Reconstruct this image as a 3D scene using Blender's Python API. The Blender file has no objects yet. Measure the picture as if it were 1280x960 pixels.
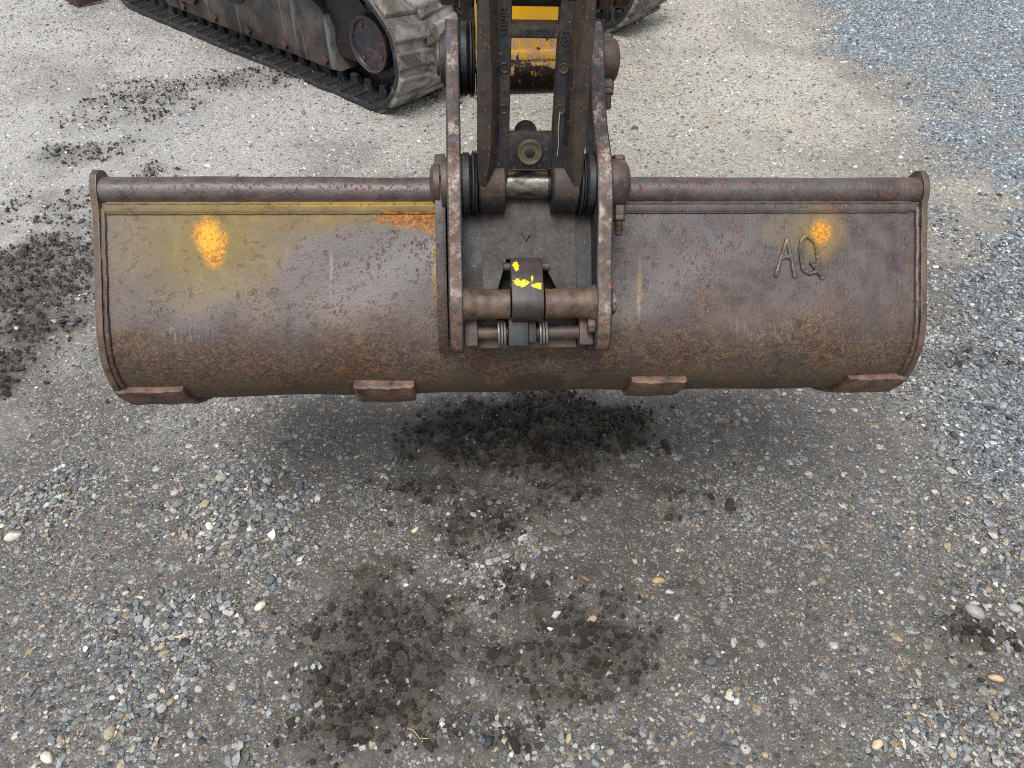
import bpy, bmesh, math, random
import numpy as np
from mathutils import Matrix, Vector, Euler

R = math.radians
random.seed(7)
rng = np.random.default_rng(11)
scene = bpy.context.scene
COL = scene.collection

# ------------------------------------------------------------------ camera
cam_d = bpy.data.cameras.new('camera')
cam = bpy.data.objects.new('camera', cam_d)
COL.objects.link(cam)
cam.location = (0, 0, 1.55)
cam.rotation_euler = (R(47), 0, 0)
cam_d.sensor_width = 36
cam_d.lens = 27.03
cam_d.clip_start = 0.02
cam_d.clip_end = 2000
scene.camera = cam

# ------------------------------------------------------------------ world, sun, exposure (overcast day)
SUN_EL, SUN_AZ = 67.0, 198.0          # azimuth clockwise from +Y: behind the camera
world = bpy.data.worlds.new('World')
scene.world = world
world.use_nodes = True
wn = world.node_tree
wn.nodes.clear()
sky = wn.nodes.new('ShaderNodeTexSky')
sky.sky_type = 'NISHITA'
sky.sun_disc = False
sky.sun_elevation = R(SUN_EL)
sky.sun_rotation = R(SUN_AZ)
sky.air_density = 1.0
sky.dust_density = 4.0
sky.ozone_density = 1.0
hsv = wn.nodes.new('ShaderNodeHueSaturation')
hsv.inputs['Saturation'].default_value = 0.30
bg = wn.nodes.new('ShaderNodeBackground')
bg.inputs['Strength'].default_value = 0.14
wo = wn.nodes.new('ShaderNodeOutputWorld')
wn.links.new(sky.outputs[0], hsv.inputs['Color'])
wn.links.new(hsv.outputs[0], bg.inputs['Color'])
wn.links.new(bg.outputs[0], wo.inputs['Surface'])

sun_d = bpy.data.lights.new('sun', 'SUN')
sun = bpy.data.objects.new('sun', sun_d)
COL.objects.link(sun)
sun_d.energy = 1.5
sun_d.angle = R(30)
sun_d.color = (1.0, 0.985, 0.965)
az, el = R(SUN_AZ), R(SUN_EL)
sdir = Vector((math.sin(az) * math.cos(el), math.cos(az) * math.cos(el), math.sin(el)))
sun.rotation_euler = (-sdir).to_track_quat('-Z', 'Y').to_euler()
sun.location = (0, -3, 8)

scene.view_settings.view_transform = 'Standard'
scene.view_settings.look = 'None'
scene.view_settings.gamma = 1.0
scene.view_settings.exposure = 0.72
scene.view_settings.use_curve_mapping = False
scene.render.engine = 'CYCLES'
scene.cycles.max_bounces = 6
scene.cycles.diffuse_bounces = 2
scene.cycles.glossy_bounces = 2
scene.cycles.caustics_reflective = False
scene.cycles.caustics_refractive = False
scene.cycles.use_adaptive_sampling = True
scene.cycles.adaptive_threshold = 0.01
scene.cycles.use_denoising = False
scene.cycles.filter_width = 1.05


# ------------------------------------------------------------------ node helper
class NT:
    def __init__(s, name):
        s.m = bpy.data.materials.new(name)
        s.m.use_nodes = True
        s.t = s.m.node_tree
        s.t.nodes.clear()
        s.out = s.t.nodes.new('ShaderNodeOutputMaterial')
        s.b = s.t.nodes.new('ShaderNodeBsdfPrincipled')
        s.t.links.new(s.b.outputs[0], s.out.inputs['Surface'])
        s.co = None

    def n(s, typ, **kw):
        nd = s.t.nodes.new(typ)
        for k, v in kw.items():
            setattr(nd, k, v)
        return nd

    def set(s, sock, v):
        if isinstance(v, bpy.types.NodeSocket):
            s.t.links.new(v, sock)
        elif v is not None:
            if sock.type == 'RGBA' and len(v) == 3:
                v = (*v, 1)
            sock.default_value = v

    def obj(s):
        if s.co is None:
            s.co = s.n('ShaderNodeTexCoord').outputs['Object']
        return s.co

    def pos(s):
        return s.n('ShaderNodeNewGeometry').outputs['Position']

    def math(s, op, a, b=None, c=None, clamp=False):
        nd = s.n('ShaderNodeMath', operation=op, use_clamp=clamp)
        s.set(nd.inputs[0], a)
        if b is not None:
            s.set(nd.inputs[1], b)
        if c is not None:
            s.set(nd.inputs[2], c)
        return nd.outputs[0]

    def add(s, a, b): return s.math('ADD', a, b)
    def mul(s, a, b): return s.math('MULTIPLY', a, b)
    def sub(s, a, b): return s.math('SUBTRACT', a, b)
    def mx(s, a, b): return s.math('MAXIMUM', a, b)
    def mn(s, a, b): return s.math('MINIMUM', a, b)

    def step(s, v, a, b, lo=0.0, hi=1.0):
        nd = s.n('ShaderNodeMapRange', interpolation_type='SMOOTHSTEP')
        s.set(nd.inputs[0], v)
        nd.inputs[1].default_value = a
        nd.inputs[2].default_value = b
        nd.inputs[3].default_value = lo
        nd.inputs[4].default_value = hi
        return nd.outputs[0]

    def mix(s, f, a, b, mode='MIX'):
        nd = s.n('ShaderNodeMix', data_type='RGBA', blend_type=mode)
        s.set(nd.inputs[0], f)
        s.set(nd.inputs[6], a)
        s.set(nd.inputs[7], b)
        return nd.outputs[2]

    def scl(s, v, sc, off=(0, 0, 0), rot=(0, 0, 0)):
        nd = s.n('ShaderNodeMapping')
        s.set(nd.inputs['Vector'], v)
        nd.inputs['Scale'].default_value = sc
        nd.inputs['Location'].default_value = off
        nd.inputs['Rotation'].default_value = rot
        return nd.outputs[0]

    def noise(s, v, scale, detail=4, rough=0.55, dist=0.0):
        nd = s.n('ShaderNodeTexNoise')
        s.set(nd.inputs['Vector'], v)
        nd.inputs['Scale'].default_value = scale
        nd.inputs['Detail'].default_value = detail
        nd.inputs['Roughness'].default_value = rough
        nd.inputs['Distortion'].default_value = dist
        return nd.outputs[0]

    def vor(s, v, scale, feature='F1', rnd=1.0):
        nd = s.n('ShaderNodeTexVoronoi', feature=feature)
        s.set(nd.inputs['Vector'], v)
        nd.inputs['Scale'].default_value = scale
        nd.inputs['Randomness'].default_value = rnd
        return nd

    def ramp(s, f, stops, interp='LINEAR'):
        nd = s.n('ShaderNodeValToRGB')
        nd.color_ramp.interpolation = interp
        e = nd.color_ramp.elements
        while len(e) < len(stops):
            e.new(0.5)
        for k, (p, c) in enumerate(stops):
            e[k].position = p
            e[k].color = (*c, 1)
        s.set(nd.inputs[0], f)
        return nd.outputs[0]

    def xyz(s, v):
        nd = s.n('ShaderNodeSeparateXYZ')
        s.set(nd.inputs[0], v)
        return nd.outputs

    def attr(s, name, typ='GEOMETRY'):
        nd = s.n('ShaderNodeAttribute', attribute_type=typ)
        nd.attribute_name = name
        return nd

    def bump(s, h, strength=0.5, dist=0.002, normal=None):
        nd = s.n('ShaderNodeBump')
        nd.inputs['Strength'].default_value = strength
        nd.inputs['Distance'].default_value = dist
        s.set(nd.inputs['Height'], h)
        if normal is not None:
            s.set(nd.inputs['Normal'], normal)
        return nd.outputs[0]

    def done(s, color, rough=0.6, normal=None, metal=0.0, spec=0.5):
        s.set(s.b.inputs['Base Color'], color)
        s.set(s.b.inputs['Roughness'], rough)
        s.set(s.b.inputs['Metallic'], metal)
        s.set(s.b.inputs['Specular IOR Level'], spec)
        if normal is not None:
            s.set(s.b.inputs['Normal'], normal)
        return s.m


# ------------------------------------------------------------------ materials
def speckle(N, co, scale, thr_lo, thr_hi, keep):
    """small pits: some voronoi cells carry a dot"""
    v = N.vor(co, scale)
    dot = N.step(v.outputs['Distance'], thr_lo, thr_hi, 1, 0)
    rnd = N.xyz(v.outputs['Color'])[0]
    size = N.step(rnd, keep, keep + 0.02)
    return N.mul(dot, size)


def mat_bucket():
    N = NT('weathered_bucket_steel')
    co = N.obj()
    X, Y, Z = N.xyz(co)
    wob = N.noise(co, 9, 4, 0.6)
    big = N.noise(co, 3.2, 4, 0.6)
    mid = N.noise(co, 28, 5, 0.65)
    fine = N.noise(co, 260, 4, 0.7)
    streak = N.noise(N.scl(co, (60, 60, 4)), 1.0, 4, 0.6)
    c = N.ramp(mid, [(0.30, (0.026, 0.0185, 0.0170)), (0.50, (0.053, 0.040, 0.0370)), (0.70, (0.092, 0.070, 0.063))])
    c = N.mix(N.step(N.add(big, N.mul(N.sub(mid, 0.5), 0.5)), 0.42, 0.66, 0, 0.7), c, (0.066, 0.060, 0.064))
    c = N.mix(N.mul(N.step(streak, 0.52, 0.72), 0.5), c, (0.070, 0.042, 0.030))
    # rust speckle, denser on the flat upper plate
    cs = N.scl(co, (1.0, 1.0, 0.62))
    sp1 = speckle(N, cs, 100, 0.19, 0.33, 0.40)
    sp2 = speckle(N, cs, 185, 0.20, 0.42, 0.32)
    clump = N.step(N.noise(co, 11, 3, 0.6), 0.42, 0.60)
    sp = N.mx(N.mul(sp1, N.step(clump, 0, 1, 0.35, 1.0)), N.mul(sp2, N.mul(clump, 0.9)))
    tubeband = N.mul(N.step(Z, -0.050, -0.040), N.step(Z, -0.005, -0.020))
    sp3 = N.mul(speckle(N, N.scl(co, (1, 1, 0.5)), 125, 0.26, 0.44, 0.40), N.mul(tubeband, N.step(N.noise(co, 8, 3), 0.38, 0.55)))
    sp = N.mx(sp, sp3)
    rustc = N.ramp(N.noise(co, 70, 2), [(0.35, (0.042, 0.013, 0.007)), (0.65, (0.17, 0.056, 0.018))])
    c = N.mix(N.mul(sp, 0.88), c, rustc)
    # lower part: brown, matted, scratched with dried grass and soil
    hz = N.add(Z, N.mul(N.sub(wob, 0.5), 0.16))
    low = N.step(hz, -0.225, -0.325)
    m1 = N.noise(N.scl(co, (1, 1, 1.5), rot=(0, 0.5, 0)), 62, 7, 0.78, 1.6)
    m2 = N.noise(N.scl(co, (1.6, 1, 0.8), rot=(0, -0.7, 0)), 190, 5, 0.75, 1.2)
    mat = N.add(N.mul(m1, 0.62), N.mul(m2, 0.38))
    lc = N.ramp(mat, [(0.40, (0.012, 0.0085, 0.007)), (0.485, (0.034, 0.020, 0.012)), (0.54, (0.098, 0.048, 0.017)), (0.61, (0.29, 0.150, 0.055))])
    lc2 = N.ramp(mat, [(0.40, (0.014, 0.011, 0.010)), (0.51, (0.038, 0.028, 0.023)), (0.61, (0.17, 0.120, 0.080))])
    lc = N.mix(N.step(N.noise(N.scl(co, (1, 1, 1.6)), 8, 5, 0.6), 0.38, 0.60), lc, lc2)
    lc = N.mix(N.mul(N.step(Z, -0.335, -0.395), N.step(N.noise(co, 14, 4), 0.36, 0.6, 0.2, 0.75)), lc, (0.066, 0.055, 0.031))
    c = N.mix(N.mul(low, N.step(mid, 0.25, 0.6, 0.6, 1.0)), c, lc)
    veil = N.mul(N.step(hz, -0.14, -0.27), N.step(mat, 0.44, 0.58))
    c = N.mix(N.mul(veil, 0.55), c, (0.105, 0.055, 0.027))

    # yellow rust film over the left half, with its own arched lower border
    def blob(x0, z0, rx, rz, soft=1.0, n=0.35, nscale=30):
        dx = N.mul(N.sub(X, x0), 1.0 / rx)
        dz = N.mul(N.sub(Z, z0), 1.0 / rz)
        d = N.math('SQRT', N.add(N.mul(dx, dx), N.mul(dz, dz)))
        d = N.add(d, N.mul(N.sub(N.noise(co, nscale, 5, 0.65), 0.5), n * 2))
        return N.step(d, 1.0 + soft * 0.5, 1.0 - soft * 0.5)
    leftside = N.mul(N.step(X, -0.138, -0.150), N.step(Y, -0.016, -0.009))
    film = N.mx(N.mul(blob(-0.555, -0.105, 0.155, 0.095, 1.7, 0.25, 10), 0.9), N.mul(blob(-0.33, -0.055, 0.45, 0.055, 1.0, 0.2, 8), 1.0))
    arch = blob(-0.27, -0.24, 0.185, 0.150, 0.16, 0.10, 12)
    film = N.mul(N.mul(film, leftside), N.mul(N.sub(1.0, N.mul(arch, 0.93)), N.step(Z, -0.046, -0.052)))
    filmc = N.ramp(N.noise(co, 40, 4), [(0.3, (0.120, 0.082, 0.022)), (0.7, (0.200, 0.148, 0.052))])
    c = N.mix(N.mul(film, N.step(N.noise(co, 16, 4), 0.3, 0.7, 0.62, 0.95)), c, filmc)
    line = N.mul(N.mul(N.step(Z, -0.050, -0.0535), N.step(Z, -0.0600, -0.0565)), N.mul(leftside, N.step(X, -0.56, -0.30)))
    c = N.mix(N.mul(line, 0.85), c, (0.32, 0.18, 0.014))
    c = N.mix(N.mul(N.mul(film, sp1), 0.7), c, (0.20, 0.055, 0.012))
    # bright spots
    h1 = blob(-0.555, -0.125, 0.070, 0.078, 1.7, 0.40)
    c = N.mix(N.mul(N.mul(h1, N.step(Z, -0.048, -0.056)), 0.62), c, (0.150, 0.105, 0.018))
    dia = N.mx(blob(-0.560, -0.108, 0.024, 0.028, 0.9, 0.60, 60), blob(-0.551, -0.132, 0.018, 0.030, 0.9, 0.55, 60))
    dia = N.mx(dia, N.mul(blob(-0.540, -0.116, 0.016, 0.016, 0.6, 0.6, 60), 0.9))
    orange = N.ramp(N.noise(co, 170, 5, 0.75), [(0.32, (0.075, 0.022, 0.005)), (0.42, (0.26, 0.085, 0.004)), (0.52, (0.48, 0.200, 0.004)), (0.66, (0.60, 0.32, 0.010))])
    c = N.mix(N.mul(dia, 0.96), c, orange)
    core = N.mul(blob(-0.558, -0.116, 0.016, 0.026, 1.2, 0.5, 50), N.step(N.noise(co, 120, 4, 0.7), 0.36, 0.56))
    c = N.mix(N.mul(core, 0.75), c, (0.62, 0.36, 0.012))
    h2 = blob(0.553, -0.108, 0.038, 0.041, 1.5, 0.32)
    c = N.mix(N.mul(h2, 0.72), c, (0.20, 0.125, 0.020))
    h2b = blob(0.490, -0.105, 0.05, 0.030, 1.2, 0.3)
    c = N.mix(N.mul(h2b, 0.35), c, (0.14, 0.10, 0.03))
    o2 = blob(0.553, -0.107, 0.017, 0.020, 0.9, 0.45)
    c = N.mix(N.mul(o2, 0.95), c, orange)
    # orange run beside the left ear
    tri = N.mul(N.step(N.sub(N.sub(Z, -0.069), N.mul(N.sub(X, -0.27), -0.36)), -0.030, -0.018),
                N.step(N.add(Z, N.mul(N.sub(N.noise(co, 30, 5, 0.7), 0.5), 0.02)), -0.0655, -0.0685))
    tri = N.mul(tri, N.mul(N.step(N.add(X, N.mul(N.sub(N.noise(co, 24, 4), 0.5), 0.10)), -0.275, -0.245), leftside))
    lowlim = N.step(N.add(N.add(Z, N.mul(N.sub(N.noise(co, 36, 4), 0.5), 0.03)), N.mul(N.add(X, 0.15), 0.22)), -0.116, -0.100)
    c = N.mix(N.mul(N.mul(tri, lowlim), 0.95), c, N.ramp(N.noise(co, 130, 5, 0.7), [(0.36, (0.06, 0.017, 0.004)), (0.5, (0.22, 0.072, 0.004)), (0.64, (0.38, 0.165, 0.006))]))
    vl = N.mul(N.mul(leftside, N.step(X, -0.172, -0.160)), N.step(N.add(Z, N.mul(wob, 0.12)), -0.22, -0.10))
    c = N.mix(N.mul(N.mul(vl, N.step(N.noise(co, 40, 4), 0.35, 0.6)), 0.7), c, (0.27, 0.15, 0.014))
    band = N.mul(N.mul(N.step(hz, -0.215, -0.255), N.step(hz, -0.315, -0.275)), N.step(N.noise(N.scl(co, (1, 1, 0.4)), 7, 3), 0.46, 0.60))
    c = N.mix(N.mul(band, 0.6), c, (0.030, 0.021, 0.021))
    # pale scuffs, long scratches
    sc1 = N.noise(N.scl(co, (300, 40, 9), rot=(0, 0.25, 0)), 1.0, 3, 0.6)
    s1 = N.mul(N.step(sc1, 0.69, 0.74), N.step(N.noise(co, 6, 3), 0.50, 0.62))
    c = N.mix(N.mul(s1, 0.45), c, (0.18, 0.165, 0.15))
    for (x0, z0, rx, rz) in ((-0.600, -0.283, 0.050, 0.017), (0.465, -0.293, 0.055, 0.016), (0.395, -0.280, 0.02, 0.012), (0.700, -0.205, 0.018, 0.020), (0.03, -0.345, 0.040, 0.010)):
        bl = N.mul(blob(x0, z0, rx, rz, 0.8, 0.5, 60), N.step(N.noise(N.scl(co, (220, 80, 40), rot=(0, 0.3, 0)), 1, 3, 0.7), 0.46, 0.66))
        c = N.mix(N.mul(bl, 0.36), c, (0.20, 0.185, 0.16))
    for (x0, z0, w, h, col) in ((-0.348, -0.190, 0.0014, 0.050, (0.15, 0.12, 0.10)), (0.212, -0.205, 0.0036, 0.045, (0.20, 0.095, 0.025)), (0.209, -0.235, 0.0026, 0.026, (0.18, 0.16, 0.13)), (-0.345, -0.16, 0.0012, 0.020, (0.24, 0.22, 0.20))):
        bl = blob(x0, z0, w, h, 1.4, 0.9, 70)
        c = N.mix(N.mul(bl, 0.6), c, col)
    dk = blob(0.025, -0.378, 0.055, 0.016, 0.5, 0.25, 25)
    c = N.mix(N.mul(dk, 0.75), c, (0.024, 0.011, 0.007))
    fl = N.mul(N.mul(low, N.step(N.noise(co, 330, 4, 0.8, 0.8), 0.58, 0.66)), N.step(N.noise(co, 12, 4), 0.40, 0.60))
    c = N.mix(N.mul(fl, 0.65), c, (0.27, 0.165, 0.075))
    fs = N.mx(N.step(N.noise(N.scl(co, (420, 80, 14), rot=(0, 0.12, 0)), 1.0, 2, 0.5), 0.66, 0.74), N.step(N.noise(N.scl(co, (24, 80, 430), rot=(0, 0.35, 0)), 1.0, 2, 0.5), 0.69, 0.76))
    c = N.mix(N.mul(fs, 0.30), c, (0.16, 0.145, 0.135))
    flake = N.step(N.noise(co, 46, 6, 0.75, 0.4), 0.585, 0.615)
    c = N.mix(N.mul(flake, 0.34), c, (0.030, 0.018, 0.014))
    # height for bump
    h = N.add(N.mul(fine, 0.6), N.mul(mid, 0.35))
    h = N.sub(h, N.mul(sp, 0.45))
    h = N.add(h, N.mul(N.mul(low, mat), 1.6))
    h = N.sub(N.add(h, N.mul(dia, 0.5)), N.mul(flake, 0.35))
    r = N.add(N.step(mid, 0.3, 0.7, 0.33, 0.47), N.mul(N.mx(N.mx(low, sp), N.mx(dia, N.mx(o2, film))), 0.30))
    return N.done(c, r, N.bump(h, 0.6, 0.0017), 0.0, 0.55)


def mat_worn_edge():
    N = NT('pale_rust_pitted_steel')
    co = N.obj()
    c = N.ramp(N.noise(co, 30, 5, 0.65), [(0.32, (0.030, 0.020, 0.016)), (0.50, (0.092, 0.066, 0.054)), (0.66, (0.33, 0.28, 0.25))])
    Z = N.xyz(co)[2]
    up = N.mul(N.step(Z, -0.01, 0.05), N.step(N.noise(co, 75, 5, 0.7), 0.44, 0.54))
    c = N.mix(N.mul(up, 0.85), c, (0.026, 0.033, 0.046))
    dn = N.step(N.add(Z, N.mul(N.sub(N.noise(co, 18), 0.5), 0.1)), -0.225, -0.28)
    c = N.mix(N.mul(dn, 0.8), c, N.ramp(N.noise(co, 60, 5, 0.7), [(0.35, (0.018, 0.012, 0.009)), (0.6, (0.090, 0.055, 0.032))]))
    sp = N.mx(speckle(N, co, 95, 0.22, 0.40, 0.45), speckle(N, co, 190, 0.22, 0.42, 0.6))
    c = N.mix(N.mul(sp, 0.9), c, N.ramp(N.noise(co, 80), [(0.4, (0.085, 0.028, 0.012)), (0.7, (0.28, 0.11, 0.04))]))
    h = N.sub(N.noise(co, 140, 5, 0.7), N.mul(sp, 0.6))
    return N.done(c, 0.62, N.bump(h, 0.6, 0.0015), 0.0, 0.5)


def mat_dark_paint(name='chipped_black_paint', brown=0.5, scale=1.0):
    """dark blue-black paint gone brown with rust and dried soil"""
    N = NT(name)
    co = N.obj()
    a = N.noise(co, 17 * scale, 6, 0.68)
    f = N.noise(co, 120, 5, 0.7)
    c = N.ramp(f, [(0.3, (0.004, 0.005, 0.007)), (0.7, (0.013, 0.016, 0.022))])
    rc = N.ramp(f, [(0.30, (0.007, 0.005, 0.004)), (0.52, (0.021, 0.0145, 0.0105)), (0.70, (0.058, 0.038, 0.024))])
    c = N.mix(N.step(a, 0.60 - 0.3 * brown, 0.70 - 0.3 * brown), c, rc)
    dust = N.mul(N.step(N.noise(co, 38, 5, 0.7), 0.56, 0.70), 0.45)
    c = N.mix(dust, c, (0.066, 0.049, 0.032))
    fl = speckle(N, co, 120, 0.12, 0.26, 0.90)
    c = N.mix(N.mul(fl, 0.6), c, (0.22, 0.17, 0.11))
    rr = N.step(a, 0.35, 0.65, 0.46, 0.70)
    return N.done(c, rr, N.bump(N.add(f, N.mul(a, 0.8)), 0.45, 0.0015), 0.0, 0.5)


def mat_brown_steel(name='brown_rusted_steel', lo=(0.016, 0.010, 0.008), hi=(0.095, 0.060, 0.044), rough=0.55):
    N = NT(name)
    co = N.obj()
    a = N.noise(co, 34, 6, 0.68)
    c = N.ramp(a, [(0.32, lo), (0.66, hi)])
    sp = speckle(N, co, 150, 0.2, 0.4, 0.66)
    c = N.mix(N.mul(sp, 0.7), c, (0.13, 0.046, 0.018))
    c = N.mix(N.mul(N.step(N.noise(co, 15, 4), 0.5, 0.7), 0.5), c, (0.040, 0.038, 0.039))
    return N.done(c, rough, N.bump(N.noise(co, 160, 5, 0.7), 0.5, 0.0012), 0.0, 0.5)


def mat_latch():
    N = NT('latch_steel_with_yellow_paint')
    co = N.obj()
    X, Y, Z = N.xyz(co)
    c = N.ramp(N.noise(co, 60, 5, 0.7), [(0.3, (0.014, 0.010, 0.010)), (0.7, (0.045, 0.033, 0.031))])
    def bl(x0, z0, rx, rz):
        dx = N.mul(N.sub(X, x0), 1 / rx)
        dz = N.mul(N.sub(Z, z0), 1 / rz)
        d = N.add(N.math('SQRT', N.add(N.mul(dx, dx), N.mul(dz, dz))), N.mul(N.sub(N.noise(co, 105, 5, 0.75), 0.5), 4.2))
        return N.step(d, 1.02, 0.95)
    m = bl(-0.015, -0.207, 0.0125, 0.0070)
    m = N.mx(m, bl(0.012, -0.2115, 0.0090, 0.0055))
    m = N.mx(m, bl(-0.022, -0.177, 0.0042, 0.0085))
    m = N.mx(m, bl(0.004, -0.199, 0.0018, 0.0060))
    c = N.mix(m, c, (0.60, 0.46, 0.005))
    return N.done(c, 0.5, N.bump(N.add(N.noise(co, 170, 5, 0.7), N.mul(m, 0.4)), 0.4, 0.0012), 0.0, 0.5)


def mat_yellow():
    """yellow dipper paint, chipped and greasy towards the nose"""
    N = NT('chipped_yellow_paint')
    co = N.obj()
    X, Y, Z = N.xyz(co)
    c = N.ramp(N.noise(co, 14, 4), [(0.3, (0.66, 0.33, 0.002)), (0.7, (0.74, 0.40, 0.004))])
    zz = N.add(Z, N.mul(N.sub(N.noise(co, 45, 5, 0.65), 0.5), 0.07))
    pale = N.mul(N.step(zz, 0.085, 0.045), N.step(N.noise(co, 90, 5, 0.7), 0.43, 0.50))
    c = N.mix(N.mul(pale, 0.85), c, N.ramp(N.noise(co, 180, 4), [(0.35, (0.42, 0.18, 0.04)), (0.6, (0.50, 0.36, 0.26))]))
    ch = N.mul(N.step(zz, 0.085, 0.010), N.step(N.noise(co, 70, 3, 0.6), 0.60, 0.63))
    grease = N.mul(N.step(zz, 0.004, -0.002), N.step(N.noise(co, 60, 4, 0.7), 0.62, 0.57))
    grease = N.mx(grease, N.step(zz, -0.026, -0.031))
    dark = N.mx(ch, grease)
    c = N.mix(dark, c, N.ramp(N.noise(co, 80, 4), [(0.3, (0.012, 0.009, 0.007)), (0.7, (0.055, 0.035, 0.024))]))
    return N.done(c, N.step(dark, 0, 1, 0.45, 0.38), N.bump(N.sub(N.noise(co, 120, 4), N.mul(dark, 0.6)), 0.35, 0.001), 0.0, 0.5)


def mat_pin():
    N = NT('bright_greasy_pin')
    co = N.obj()
    c = N.ramp(N.noise(N.scl(co, (1, 2.5, 2.5)), 32, 5, 0.65), [(0.34, (0.05, 0.045, 0.033)), (0.5, (0.17, 0.165, 0.135)), (0.7, (0.31, 0.31, 0.27))])
    return N.done(c, 0.34, N.bump(N.noise(co, 150, 3), 0.2, 0.001), 0.75, 0.5)


def mat_rubber(name, dusty):
    N = NT(name)
    p = N.pos()
    a = N.noise(p, 7.5, 5, 0.68, 0.8)
    f = N.noise(p, 90, 4, 0.7)
    c = N.ramp(f, [(0.3, (0.009, 0.009, 0.010)), (0.7, (0.026, 0.026, 0.028))])
    d2 = N.ramp(f, [(0.3, (0.045, 0.039, 0.032)), (0.7, (0.110, 0.096, 0.080))])
    c = N.mix(N.step(a, 0.62 - dusty * 0.35, 0.72 - dusty * 0.35), c, d2)
    if dusty > 0.5:
        c = N.mix(N.step(N.noise(p, 5.2, 4, 0.65, 1.0), 0.44, 0.62, 0, 0.9), c, (0.27, 0.25, 0.225))
    else:
        c = N.mix(N.mul(N.step(N.noise(p, 30, 4, 0.7), 0.56, 0.70), 0.5), c, (0.15, 0.14, 0.13))
    return N.done(c, 0.55, N.bump(N.add(f, N.mul(a, 1.5)), 0.5, 0.004), 0.0, 0.4)


def mat_frame_side():
    """dark track frame with rusty runs"""
    N = NT('rust_streaked_frame_paint')
    co = N.obj()
    X, Y, Z = N.xyz(co)
    st = N.noise(N.scl(co, (16, 6, 1.6)), 1.0, 4, 0.6, 0.3)
    f = N.noise(co, 70, 5, 0.7)
    c = N.ramp(f, [(0.3, (0.013, 0.013, 0.014)), (0.7, (0.034, 0.032, 0.031))])
    rust = N.ramp(f, [(0.3, (0.024, 0.014, 0.010)), (0.7, (0.060, 0.034, 0.024))])
    c = N.mix(N.step(N.add(st, N.mul(N.sub(0.22, Z), 0.9)), 0.50, 0.60), c, rust)
    pale = N.noise(N.scl(co, (13, 6, 1.3), off=(3, 0, 0)), 1.0, 3, 0.6, 0.4)
    c = N.mix(N.mul(N.step(pale, 0.60, 0.66), 0.8), c, (0.165, 0.160, 0.160))
    c = N.mix(N.mul(N.step(N.noise(co, 6, 5, 0.65), 0.40, 0.64), 0.6), c, (0.110, 0.098, 0.088))
    return N.done(c, 0.5, N.bump(f, 0.3, 0.002), 0.0, 0.5)


def mat_hub():
    N = NT('hub_cap_scratched_paint')
    co = N.obj()
    c = (0.018, 0.020, 0.030)
    v = N.vor(N.scl(co, (1, 1, 1)), 13, 'DISTANCE_TO_EDGE')
    m = N.mul(N.step(v.outputs['Distance'], 0.07, 0.03), N.step(N.noise(co, 11, 4, 0.7), 0.44, 0.55))
    c = N.mix(m, c, (0.085, 0.032, 0.024))
    return N.done(c, 0.4, N.bump(N.noise(co, 70, 4), 0.2, 0.001), 0.0, 0.5)


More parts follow.
